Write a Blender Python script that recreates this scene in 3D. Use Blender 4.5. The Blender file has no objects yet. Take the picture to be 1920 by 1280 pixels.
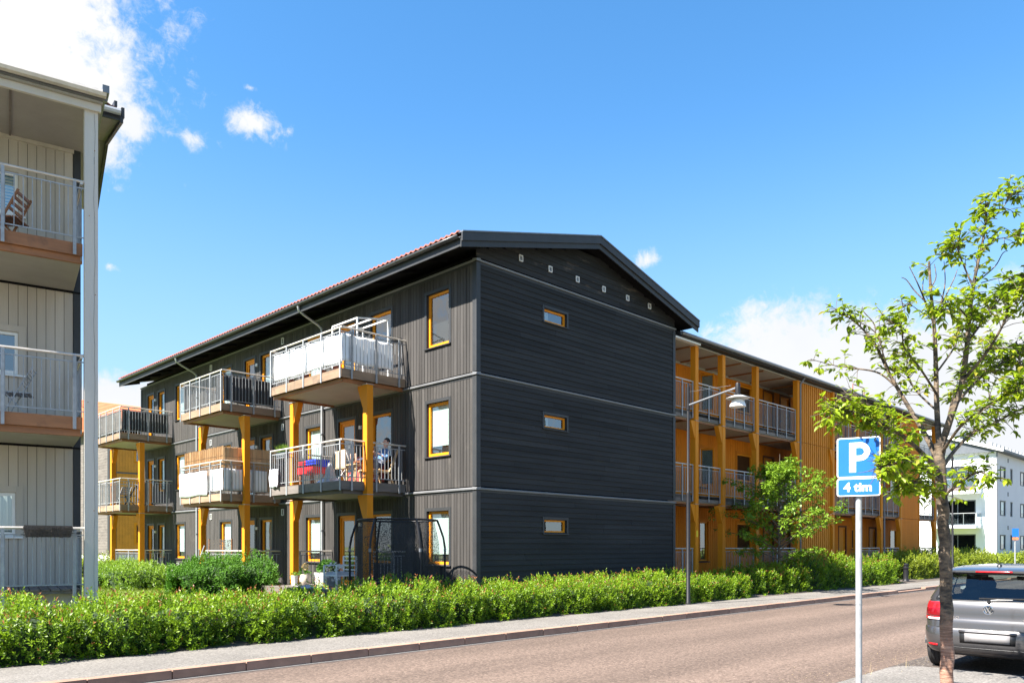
import bpy, bmesh, math, random
import numpy as np
from mathutils import Vector, Matrix
random.seed(7); rng = np.random.default_rng(11)
SC = bpy.context.scene; COL = SC.collection; R2 = math.sqrt(2)

# ------------------------------------------------------------------ camera
# world x runs along the street (to the right and away), y across it; eye 1.7 m above the road
cam = bpy.data.cameras.new('camera'); co = bpy.data.objects.new('camera', cam); COL.objects.link(co)
co.location = (0, 0, 1.7); co.rotation_euler = (math.radians(90), 0, math.radians(-45))
cam.sensor_width = 36; cam.lens = 1465 / 1920 * 36; cam.shift_y = 385 / 1920
cam.clip_start = 0.1; cam.clip_end = 3000
SC.camera = co
# ------------------------------------------------------------------ sun and sky
SUN_EL = math.radians(50.0); sx, sy = -0.981, 0.196
sund = Vector((sx * math.cos(SUN_EL), sy * math.cos(SUN_EL), math.sin(SUN_EL)))
sl = bpy.data.lights.new('sun', 'SUN'); sl.energy = 5.0; sl.angle = math.radians(0.5); sl.color = (1.0, .95, .87)
so = bpy.data.objects.new('sun', sl); COL.objects.link(so)
so.rotation_euler = (-sund).to_track_quat('-Z', 'Y').to_euler(); so.location = (-20, 10, 40)
W = bpy.data.worlds.new('World'); SC.world = W; W.use_nodes = True
SC.view_settings.view_transform = 'Standard'; SC.view_settings.look = 'None'
SC.view_settings.gamma = 1; SC.view_settings.exposure = 2.05; SC.view_settings.use_curve_mapping = False

def sky_dir(x, y):          # direction of a cloud as read off the photograph
    X = (x - 960) / 1465; Y = (1025 - y) / 1465
    return Vector(((X + 1) / R2, (1 - X) / R2, Y)), math.sqrt(1 + X * X + Y * Y)

def make_world():
    nt = W.node_tree; N = nt.nodes; L = nt.links; N.clear()
    def nd(t, **k):
        n = N.new(t)
        for a, b in k.items(): setattr(n, a, b)
        return n
    def math_(op, a, b=None, clamp=False):
        n = nd('ShaderNodeMath', operation=op, use_clamp=clamp)
        for i, v in enumerate((a, b)):
            if v is None: continue
            if isinstance(v, (int, float)): n.inputs[i].default_value = v
            else: L.new(v, n.inputs[i])
        return n.outputs[0]
    out = nd('ShaderNodeOutputWorld')
    sky = nd('ShaderNodeTexSky', sky_type='NISHITA', sun_disc=False, sun_elevation=SUN_EL,
             sun_rotation=math.atan2(sx, sy), altitude=50, air_density=1.0, dust_density=0.1, ozone_density=2.2)
    hs = nd('ShaderNodeHueSaturation'); hs.inputs['Saturation'].default_value = 1.26; hs.inputs['Hue'].default_value = .496
    hs.inputs['Value'].default_value = 1.15
    L.new(sky.outputs[0], hs.inputs['Color'])
    bg = nd('ShaderNodeBackground'); bg.inputs[1].default_value = 0.065; 
    tc = nd('ShaderNodeTexCoord'); d = tc.outputs['Generated']
    sp = nd('ShaderNodeSeparateXYZ'); L.new(d, sp.inputs[0])          # pale haze towards the horizon
    hz = nd('ShaderNodeMapRange', interpolation_type='SMOOTHSTEP'); L.new(sp.outputs[2], hz.inputs[0]); hz.inputs[1].default_value = .50; hz.inputs[2].default_value = .02; hz.inputs[3].default_value = 0; hz.inputs[4].default_value = .82
    hm = nd('ShaderNodeMix', data_type='RGBA'); L.new(hz.outputs[0], hm.inputs[0]); L.new(hs.outputs[0], hm.inputs[6]); hm.inputs[7].default_value = (1.95, 2.75, 3.7, 1)
    L.new(hm.outputs[2], bg.inputs[0])
    blobs = [(-20, 30, 215, 130, .5), (30, 130, 190, 120, .45), (140, 190, 110, 75, .3), (225, 225, 74, 45, .12), (205, 275, 60, 60, .0), (150, 60, 35, 80, -.1),
             (472, 232, 58, 34, -.08), (368, 262, 66, 30, -.42), (470, 165, 26, 10, -.5), (258, 105, 13, 18, -.35),
             (1470, 712, 105, 85, .75), (1585, 715, 115, 90, .85), (1720, 700, 160, 85, .8), (1890, 715, 170, 110, .85), (1650, 790, 320, 70, .9),
             (225, 752, 150, 46, .25), (205, 500, 26, 18, -.4), (100, 770, 160, 70, 0), (1213, 487, 26, 24, -.3)]
    st = random.Random(5)
    allb = []
    for x, y, rx, ry, b in blobs:
        c, n = sky_dir(x, y); az = math.atan2(c.y, c.x)
        allb.append((c.normalized(), az, rx / 1465 / n * 1.05, ry / 1465 / n * 1.05, b))
    for k in range(26):                           # the same kind of fair-weather cumulus on the rest of the sky
        az = math.radians(45) + math.radians(48 + st.random() * 264); el = math.radians(st.choice([4, 7, 11, 16, 24, 34]) + st.random() * 5)
        v = Vector((math.cos(az) * math.cos(el), math.sin(az) * math.cos(el), math.sin(el)))
        r = .07 + .1 * st.random(); allb.append((v, az, r * 1.7, r * .75, 0))
    acc = None
    for c, az, rx, ry, b in allb:
        m = nd('ShaderNodeMapping', vector_type='TEXTURE')
        m.inputs['Location'].default_value = c; m.inputs['Rotation'].default_value = (0, 0, az + math.pi / 2)
        m.inputs['Scale'].default_value = (rx, max(rx, ry), ry)
        L.new(d, m.inputs[0])
        ln = nd('ShaderNodeVectorMath', operation='LENGTH'); L.new(m.outputs[0], ln.inputs[0])
        v = math_('SUBTRACT', 1.0 + b, ln.outputs['Value'])
        acc = v if acc is None else math_('SMOOTH_MAX' if False else 'MAXIMUM', acc, v)
    def noise(s, det, rough, dist=0):
        n = nd('ShaderNodeTexNoise'); n.inputs['Scale'].default_value = s; n.inputs['Detail'].default_value = det
        n.inputs['Roughness'].default_value = rough; n.inputs['Distortion'].default_value = dist
        L.new(d, n.inputs['Vector']); return n.outputs['Fac']
    n1 = noise(8, 9, .62, .3); n2 = noise(28, 6, .65, .4); n3 = noise(5, 6, .55); n4 = noise(75, 5, .7, .6)
    f = math_('ADD', math_('MAXIMUM', acc, -1.2), math_('MULTIPLY', math_('SUBTRACT', n1, .5), 1.9))
    f = math_('ADD', f, math_('MULTIPLY', math_('SUBTRACT', n2, .5), 1.7)); f = math_('ADD', f, math_('MULTIPLY', math_('SUBTRACT', n4, .5), 1.0))
    mr = nd('ShaderNodeMapRange', interpolation_type='SMOOTHSTEP'); L.new(f, mr.inputs[0])
    mr.inputs[1].default_value = .0; mr.inputs[2].default_value = .85
    # very thin veils
    cr = nd('ShaderNodeMapRange'); L.new(n3, cr.inputs[0]); cr.inputs[1].default_value = .3; cr.inputs[2].default_value = .75
    mixc = nd('ShaderNodeMix', data_type='RGBA'); L.new(cr.outputs[0], mixc.inputs[0])
    mixc.inputs[6].default_value = (.86, .89, .94, 1); mixc.inputs[7].default_value = (1, 1, 1, 1)
    bc = nd('ShaderNodeBackground'); bc.inputs[1].default_value = .255; L.new(mixc.outputs[2], bc.inputs[0])
    ms = nd('ShaderNodeMixShader'); L.new(mr.outputs[0], ms.inputs[0]); L.new(bg.outputs[0], ms.inputs[1]); L.new(bc.outputs[0], ms.inputs[2])
    L.new(ms.outputs[0], out.inputs[0])
make_world()

# ------------------------------------------------------------------ materials
MATS = {}
def new_mat(name):
    m = bpy.data.materials.new(name); m.use_nodes = True; MATS[name] = m
    nt = m.node_tree; b = nt.nodes['Principled BSDF']; return m, nt, b
def link_noise(nt, scale, detail=4, rough=.55, stretch=None):
    g = nt.nodes.new('ShaderNodeNewGeometry'); n = nt.nodes.new('ShaderNodeTexNoise')
    n.inputs['Scale'].default_value = scale; n.inputs['Detail'].default_value = detail; n.inputs['Roughness'].default_value = rough
    if stretch:
        mp = nt.nodes.new('ShaderNodeVectorMath'); mp.operation = 'MULTIPLY'; mp.inputs[1].default_value = stretch
        nt.links.new(g.outputs['Position'], mp.inputs[0]); nt.links.new(mp.outputs[0], n.inputs['Vector'])
    else: nt.links.new(g.outputs['Position'], n.inputs['Vector'])
    return n.outputs['Fac']
def ramp(nt, fac, lo, hi, c0, c1):
    mr = nt.nodes.new('ShaderNodeMapRange'); nt.links.new(fac, mr.inputs[0]); mr.inputs[1].default_value = lo; mr.inputs[2].default_value = hi
    mx = nt.nodes.new('ShaderNodeMix'); mx.data_type = 'RGBA'; nt.links.new(mr.outputs[0], mx.inputs[0])
    for i, c in ((6, c0), (7, c1)):
        if hasattr(c, 'is_output'): nt.links.new(c, mx.inputs[i])
        else: mx.inputs[i].default_value = (*c, 1)
    return mx.outputs[2]
def mulc(c, k): return tuple(min(1, x * k) for x in c)
def mat(name, col, rough=.6, var=.18, scale=2.5, bump=0.0, bscale=60, objvar=0.0, metal=0.0, stretch=None, spec=.5, dirt=None):
    m, nt, b = new_mat(name)
    f = link_noise(nt, scale, 6, .65, stretch)
    c = ramp(nt, f, .3, .7, mulc(col, 1 - var), mulc(col, 1 + var))
    if dirt:
        f2 = link_noise(nt, dirt[1], 7, .7, dirt[3] if len(dirt) > 3 else None); c = ramp(nt, f2, dirt[2], dirt[2] + .2, c, dirt[0])
    if objvar:
        oi = nt.nodes.new('ShaderNodeObjectInfo'); mr = nt.nodes.new('ShaderNodeMapRange')
        nt.links.new(oi.outputs['Random'], mr.inputs[0]); mr.inputs[3].default_value = 1 - objvar; mr.inputs[4].default_value = 1 + objvar
        vm = nt.nodes.new('ShaderNodeVectorMath'); vm.operation = 'SCALE'; nt.links.new(c, vm.inputs[0]); nt.links.new(mr.outputs[0], vm.inputs['Scale']); c = vm.outputs[0]
    nt.links.new(c, b.inputs['Base Color'])
    b.inputs['Roughness'].default_value = rough; b.inputs['Metallic'].default_value = metal; b.inputs['Specular IOR Level'].default_value = spec
    if bump:
        f3 = link_noise(nt, bscale, 5, .7, stretch); bp = nt.nodes.new('ShaderNodeBump'); bp.inputs['Strength'].default_value = bump
        bp.inputs['Distance'].default_value = .01; nt.links.new(f3, bp.inputs['Height']); nt.links.new(bp.outputs[0], b.inputs['Normal'])
    return m
def leaf_mat(name, c0, c1, c2=None, trans=.35, rough=.45):
    m, nt, b = new_mat(name)
    a = nt.nodes.new('ShaderNodeAttribute'); a.attribute_name = 'v'
    c = ramp(nt, a.outputs['Fac'], 0, .8, c0, c1)
    if c2: c = ramp(nt, a.outputs['Fac'], .86, .95, c, c2)
    nt.links.new(c, b.inputs['Base Color']); b.inputs['Roughness'].default_value = rough; b.inputs['Specular IOR Level'].default_value = .35
    t = nt.nodes.new('ShaderNodeBsdfTranslucent'); nt.links.new(c, t.inputs[0])
    mx = nt.nodes.new('ShaderNodeMixShader'); mx.inputs[0].default_value = trans
    nt.links.new(b.outputs[0], mx.inputs[1]); nt.links.new(t.outputs[0], mx.inputs[2])
    nt.links.new(mx.outputs[0], nt.nodes['Material Output'].inputs[0]); return m
def glass_mat(name, tint=(.8, .87, .87), base=.2, rough=.0):
    m, nt, b = new_mat(name); nt.nodes.remove(b)
    fr = nt.nodes.new('ShaderNodeLayerWeight'); fr.inputs[0].default_value = .5
    pw = nt.nodes.new('ShaderNodeMath'); pw.operation = 'POWER'; nt.links.new(fr.outputs['Facing'], pw.inputs[0]); pw.inputs[1].default_value = 4.0
    ad = nt.nodes.new('ShaderNodeMath'); ad.operation = 'MULTIPLY_ADD'; ad.use_clamp = True; nt.links.new(pw.outputs[0], ad.inputs[0]); ad.inputs[1].default_value = 1 - base; ad.inputs[2].default_value = base
    tr = nt.nodes.new('ShaderNodeBsdfTransparent'); tr.inputs[0].default_value = (*tint, 1)
    gl = nt.nodes.new('ShaderNodeBsdfGlossy'); gl.inputs['Roughness'].default_value = rough
    f = link_noise(nt, 2.2, 2, .4); bp = nt.nodes.new('ShaderNodeBump'); bp.inputs['Strength'].default_value = .06; bp.inputs['Distance'].default_value = .05
    nt.links.new(f, bp.inputs['Height']); nt.links.new(bp.outputs[0], gl.inputs['Normal'])
    mx = nt.nodes.new('ShaderNodeMixShader'); nt.links.new(ad.outputs[0], mx.inputs[0]); nt.links.new(tr.outputs[0], mx.inputs[1]); nt.links.new(gl.outputs[0], mx.inputs[2])
    nt.links.new(mx.outputs[0], nt.nodes['Material Output'].inputs[0]); return m
def net_mat(name, col, cover, cell):
    m, nt, b = new_mat(name)
    g = nt.nodes.new('ShaderNodeNewGeometry'); v = nt.nodes.new('ShaderNodeTexVoronoi'); v.feature = 'DISTANCE_TO_EDGE'; v.inputs['Scale'].default_value = cell
    nt.links.new(g.outputs['Position'], v.inputs['Vector'])
    lt = nt.nodes.new('ShaderNodeMath'); lt.operation = 'LESS_THAN'; nt.links.new(v.outputs['Distance'], lt.inputs[0]); lt.inputs[1].default_value = cover
    b.inputs['Base Color'].default_value = (*col, 1); b.inputs['Roughness'].default_value = .7
    tr = nt.nodes.new('ShaderNodeBsdfTransparent'); mx = nt.nodes.new('ShaderNodeMixShader')
    nt.links.new(lt.outputs[0], mx.inputs[0]); nt.links.new(tr.outputs[0], mx.inputs[1]); nt.links.new(b.outputs[0], mx.inputs[2])
    nt.links.new(mx.outputs[0], nt.nodes['Material Output'].inputs[0]); return m

DARK = (.030, .032, .035)
mat('dark_v', (.054, .050, .047), .7, .3, 5, .25, 90, .22, stretch=(1, 1, .06), spec=.15, dirt=((.08, .072, .064), 1.6, .56, (1, 1, .5)))  # long side: the building's dark paint, lightened to read as sunlit
mat('dark_h', (.028, .0285, .029), .7, .28, 4, .25, 90, .16, stretch=(.08, .08, 1), spec=.15, dirt=((.046, .042, .038), 1.1, .62, (.3, .3, 1)))  # gable: the same paint, darkened to read as the shaded side
mat('dark_h_worn', (.027, .0275, .028), .75, .28, 4, .25, 90, .16, stretch=(.08, .08, 1), spec=.15, dirt=((.15, .115, .09), 3.0, .58, (.35, .35, 2.2)))  # the gable's darkened tone again, with worn patches
mat('dark_trim', (.024, .025, .027), .55, .2, 3, .1, 60, .1)
mat('backing', (.008, .008, .009), .85, .2, spec=.1)
mat('gutter_dark', (.05, .052, .056), .4, .15, 4, metal=.2)
mat('flashing', (.15, .152, .157), .45, .15, 2, metal=.0, objvar=.05)
mat('ochre', (.60, .21, .009), .6, .12, 2.2, .1, 50, .05, stretch=(1, 1, .3), spec=.2, dirt=((.38, .125, .007), 2.4, .62, (1, 1, .25)))
mat('ochre_frame', (.70, .25, .009), .5, .08, 4, spec=.25)
mat('ochre_board', (.62, .19, .009), .65, .16, 2.5, .2, 80, .08, stretch=(1, 1, .1), spec=.15, dirt=((.36, .105, .008), 1.0, .58))
mat('dark_gap', (.16, .055, .012), .8, .2)
mat('orange_board', (.62, .23, .02), .6, .12, 2.5)
mat('wood_fascia', (.25, .165, .105), .7, .3, 6, .3, 60, .15, stretch=(.15, .15, 1), dirt=((.10, .08, .062), 1.6, .55))
mat('wood_grey', (.14, .12, .105), .8, .3, 6, .3, 60, .15, stretch=(.2, .2, 1), dirt=((.065, .065, .042), 2.2, .6))
mat('wood_brown', (.27, .112, .042), .6, .3, 6, .2, 60, .1, stretch=(.15, .15, 1), dirt=((.12, .055, .026), 2.0, .55))
mat('soffit', (.34, .31, .265), .7, .12, 1.2, dirt=((.22, .19, .155), .9, .6))
mat('galv', (.30, .31, .32), .5, .2, 9, .05, 40, .08, metal=.2, dirt=((.42, .43, .43), 14, .6))
mat('handrail', (.55, .50, .44), .4, .15, 5, metal=.3)
mat('pipe', (.16, .17, .185), .4, .12, 4, metal=.3)
mat('pipe_light', (.36, .37, .38), .4, .12, 4, metal=.3)
mat('tile_red', (.26, .085, .06), .75, .25, 6, .2, 40)
mat('tile_orange', (.55, .16, .06), .75, .2, 3)
mat('grey_board', (.43, .385, .33), .7, .1, 3, .25, 110, .07, stretch=(1, 1, .08), dirt=((.31, .285, .255), 1.2, .63))
mat('grey_post', (.50, .47, .42), .55, .07, 3, .12, 80, stretch=(1, 1, .1), dirt=((.30, .30, .29), 5, .72))
mat('grey_soffit', (.30, .285, .255), .75, .1, 1.5, .05, 40, dirt=((.20, .185, .16), 2, .63))
mat('white_paint', (.74, .74, .72), .5, .05, 3)
mat('white_frame', (.70, .70, .68), .4, .05, 3)
mat('render_white', (.72, .73, .74), .85, .04, .5, .1, 40)
mat('render_shaded', (.66, .66, .67), .85, .04, .5)  # the same white render, greyed for the shaded street side
mat('slate', (.09, .10, .115), .5, .15, 2)
mat('concrete', (.40, .38, .35), .85, .12, 4, .2, 60)
mat('blind', (.62, .70, .66), .8, .05, 3)
mat('blind_blue', (.10, .36, .60), .7, .1, 6)
mat('curtain', (.42, .46, .44), .9, .25, 9, stretch=(1, 1, .05))
mat('unlit_room', (.014, .016, .017), .9, .5, 2)  # near-black colour stands for the darkness of unlit rooms
mat('tarp', (.80, .81, .83), .55, .06, 4, .5, 9, stretch=(1, 1, .35))
mat('black_weave', (.018, .018, .02), .7, .3, 30, .3, 120)
mat('reed', (.52, .33, .17), .7, .35, 12, .2, 90, .2, stretch=(6, 6, .1))
mat('black_metal', (.012, .012, .014), .5, .2, 6, spec=.3)
mat('lamp_white', (.72, .72, .70), .4, .06, 6, dirt=((.45, .42, .36), 9, .6))
mat('sign_blue', (.010, .115, .44), .35, .05, 3)
mat('sign_white', (.82, .82, .82), .35, .03, 3)
mat('sign_back', (.35, .36, .37), .5, .05, 3, metal=.4)
mat('skin', (.62, .36, .26), .5, .06, 8); mat('hair', (.02, .015, .012), .6, .3, 30)
mat('cloth_blue', (.07, .16, .34), .85, .2, 20); mat('cloth_navy', (.025, .035, .08), .85, .2, 20); mat('cloth_grey', (.42, .42, .44), .9, .2, 14, .3, 40)
mat('cloth_pale', (.60, .62, .68), .9, .15, 14, .3, 40); mat('cloth_red', (.26, .05, .04), .85, .25, 14, .3, 30); mat('plastic_red', (.75, .015, .02), .35, .03); mat('plastic_blue', (.015, .04, .55), .35, .03)
mat('bin_blue', (.02, .06, .18), .5, .1); mat('tan_cloth', (.55, .40, .25), .9, .15, 10, .3, 40); mat('pine', (.50, .33, .17), .6, .2, 8)
mat('pot_beige', (.50, .42, .34), .8, .1, 8, .1); mat('pot_grey', (.34, .33, .31), .8, .15, 8, .2); mat('wicker', (.055, .042, .032), .8, .5, 40, .5, 60)
mat('yellow_tag', (.8, .6, .03), .5, .03)
glass_mat('pane', base=.26); glass_mat('car_glass', (.62, .70, .68), .09)
net_mat('net', (.012, .012, .014), .075, 34); net_mat('mesh_screen', (.05, .042, .035), .13, 20)
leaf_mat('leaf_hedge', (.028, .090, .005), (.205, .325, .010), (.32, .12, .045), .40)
leaf_mat('leaf_hedge_y', (.07, .13, .009), (.24, .29, .018), None, .35)
leaf_mat('leaf_dark', (.025, .095, .007), (.085, .21, .012), None, .3, .7)
leaf_mat('leaf_tree', (.13, .23, .008), (.33, .41, .016), (.36, .30, .05), .52)
leaf_mat('leaf_small', (.07, .16, .010), (.21, .33, .025), None, .38)
leaf_mat('petal', (.75, .72, .66), (.85, .84, .82), None, .3)
leaf_mat('grass', (.08, .145, .009), (.21, .25, .02), None, .35)
leaf_mat('dry_grass', (.36, .27, .13), (.5, .4, .22), None, .3)
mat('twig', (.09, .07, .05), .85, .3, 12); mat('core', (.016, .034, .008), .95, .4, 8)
mat('soil', (.075, .06, .048), .95, .4, 20, .6, 50, dirt=((.20, .18, .15), 40, .62))
mat('lawn', (.11, .145, .02), .95, .25, 3, .6, 60)
mat('mulch', (.12, .09, .06), .95, .3, 10, .5, 60)

def ground_mat(name, c, specks, big, rough=.85, bump=.35, sp_scale=70):
    m, nt, b = new_mat(name)
    f1 = link_noise(nt, big[0], 5, .6, big[1]); f2 = link_noise(nt, sp_scale, 3, .7)
    base = ramp(nt, f1, .33, .70, mulc(c, .80), mulc(c, 1.16))
    s = ramp(nt, f2, .55, .68, base, specks[0]); s = ramp(nt, f2, .32, .44, specks[1], s)
    vo = nt.nodes.new('ShaderNodeTexVoronoi'); vo.inputs['Scale'].default_value = sp_scale * 1.1
    g = nt.nodes.new('ShaderNodeNewGeometry'); nt.links.new(g.outputs['Position'], vo.inputs['Vector'])
    sep = nt.nodes.new('ShaderNodeSeparateColor'); nt.links.new(vo.outputs['Color'], sep.inputs[0])
    vm = nt.nodes.new('ShaderNodeMapRange'); nt.links.new(sep.outputs[0], vm.inputs[0]); vm.inputs[3].default_value = .72; vm.inputs[4].default_value = 1.28
    sc = nt.nodes.new('ShaderNodeVectorMath'); sc.operation = 'SCALE'; nt.links.new(s, sc.inputs[0]); nt.links.new(vm.outputs[0], sc.inputs['Scale'])
    fin = sc.outputs[0]
    if name == 'asphalt_red':
        sx_ = nt.nodes.new('ShaderNodeSeparateXYZ'); nt.links.new(g.outputs['Position'], sx_.inputs[0])
        wob = link_noise(nt, .35, 3, .5); a1 = nt.nodes.new('ShaderNodeMath'); a1.operation = 'MULTIPLY_ADD'; nt.links.new(wob, a1.inputs[0]); a1.inputs[1].default_value = .9; nt.links.new(sx_.outputs[1], a1.inputs[2])
        a2 = nt.nodes.new('ShaderNodeMath'); a2.operation = 'MULTIPLY'; nt.links.new(a1.outputs[0], a2.inputs[0]); a2.inputs[1].default_value = 3.6
        a3 = nt.nodes.new('ShaderNodeMath'); a3.operation = 'SINE'; nt.links.new(a2.outputs[0], a3.inputs[0])
        a4 = nt.nodes.new('ShaderNodeMapRange'); nt.links.new(a3.outputs[0], a4.inputs[0]); a4.inputs[1].default_value = -1; a4.inputs[2].default_value = 1; a4.inputs[3].default_value = .86; a4.inputs[4].default_value = 1.08
        s2 = nt.nodes.new('ShaderNodeVectorMath'); s2.operation = 'SCALE'; nt.links.new(fin, s2.inputs[0]); nt.links.new(a4.outputs[0], s2.inputs['Scale']); fin = s2.outputs[0]
        edge = nt.nodes.new('ShaderNodeMath'); edge.operation = 'MULTIPLY_ADD'; nt.links.new(link_noise(nt, 1.3, 6, .7), edge.inputs[0]); edge.inputs[1].default_value = .5; nt.links.new(sx_.outputs[1], edge.inputs[2])
        fin = ramp(nt, edge.outputs[0], 10.18, 10.36, fin, (.062, .048, .042)); st_ = link_noise(nt, .9, 7, .75, (.5, 1.2, 1)); fin = ramp(nt, st_, .66, .74, fin, (.060, .045, .038))
    nt.links.new(fin, b.inputs['Base Color']); b.inputs['Roughness'].default_value = rough; b.inputs['Specular IOR Level'].default_value = .25
    bp = nt.nodes.new('ShaderNodeBump'); bp.inputs['Strength'].default_value = bump; bp.inputs['Distance'].default_value = .008
    nt.links.new(sep.outputs[1], bp.inputs['Height']); nt.links.new(bp.outputs[0], b.inputs['Normal']); return m
ground_mat('asphalt_red', (.118, .084, .066), ((.20, .150, .118), (.068, .048, .039)), (.55, (.12, 1.9, 1)), sp_scale=27)
ground_mat('asphalt_bay', (.070, .056, .049), ((.21, .19, .165), (.034, .03, .027)), (1.1, None), sp_scale=26)
ground_mat('pavement', (.152, .139, .125), ((.205, .19, .174), (.10, .091, .082)), (.8, None), sp_scale=42)
mat('kerb_granite', (.28, .17, .12), .8, .18, 5, .3, 90, .14)
mat('mortar', (.20, .185, .17), .9, .15, 8, .2, 60, dirt=((.2, .16, .14), 7, .6))

# bark: dark and flaky above, smooth reddish below
def bark_mat():
    m, nt, b = new_mat('bark')
    f = link_noise(nt, 9, 6, .7, (1, 1, 2.2)); c = ramp(nt, f, .40, .60, (.020, .015, .011), (.15, .105, .065))
    f2 = link_noise(nt, 14, 4, .6, (.4, .4, 6)); r = ramp(nt, f2, .35, .66, (.15, .065, .04), (.42, .25, .17))
    g = nt.nodes.new('ShaderNodeNewGeometry'); sp = nt.nodes.new('ShaderNodeSeparateXYZ'); nt.links.new(g.outputs['Position'], sp.inputs[0])
    n3 = link_noise(nt, 6, 3, .6); ad = nt.nodes.new('ShaderNodeMath'); ad.operation = 'MULTIPLY_ADD'; nt.links.new(n3, ad.inputs[0]); ad.inputs[1].default_value = .55; nt.links.new(sp.outputs[2], ad.inputs[2])
    c = ramp(nt, ad.outputs[0], 1.08, 1.30, r, c)
    nt.links.new(c, b.inputs['Base Color']); b.inputs['Roughness'].default_value = .75
    bp = nt.nodes.new('ShaderNodeBump'); bp.inputs['Strength'].default_value = .9; bp.inputs['Distance'].default_value = .02; nt.links.new(f, bp.inputs['Height']); nt.links.new(bp.outputs[0], b.inputs['Normal'])
bark_mat()
# car paint
def car_paint():
    m, nt, b = new_mat('car_paint')
    b.inputs['Base Color'].default_value = (.07, .068, .07, 1); b.inputs['Metallic'].default_value = .55; b.inputs['Roughness'].default_value = .33
    b.inputs['Coat Weight'].default_value = 1; b.inputs['Coat Roughness'].default_value = .04
    f = link_noise(nt, 900, 1, .5); c = ramp(nt, f, .3, .7, (.055, .053, .055), (.085, .082, .085)); nt.links.new(c, b.inputs['Base Color'])
car_paint()
mat('tyre', (.018, .018, .019), .8, .2, 20, .3, 60); mat('rim', (.35, .36, .37), .35, .08, 5, metal=.7)
mat('car_black', (.014, .014, .015), .4, .1, 8); mat('chrome', (.75, .76, .78), .12, .02, 3, metal=1.0); mat('plate', (.20, .19, .19), .45, .12, 5)
mat('lens_red', (.50, .010, .014), .12, .2, 30); mat('lens_dark', (.16, .004, .008), .12, .2, 20); mat('badge_dark', (.03, .04, .055), .2, .1, 5)
mat('seat', (.03, .032, .035), .8, .2, 20)

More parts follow.
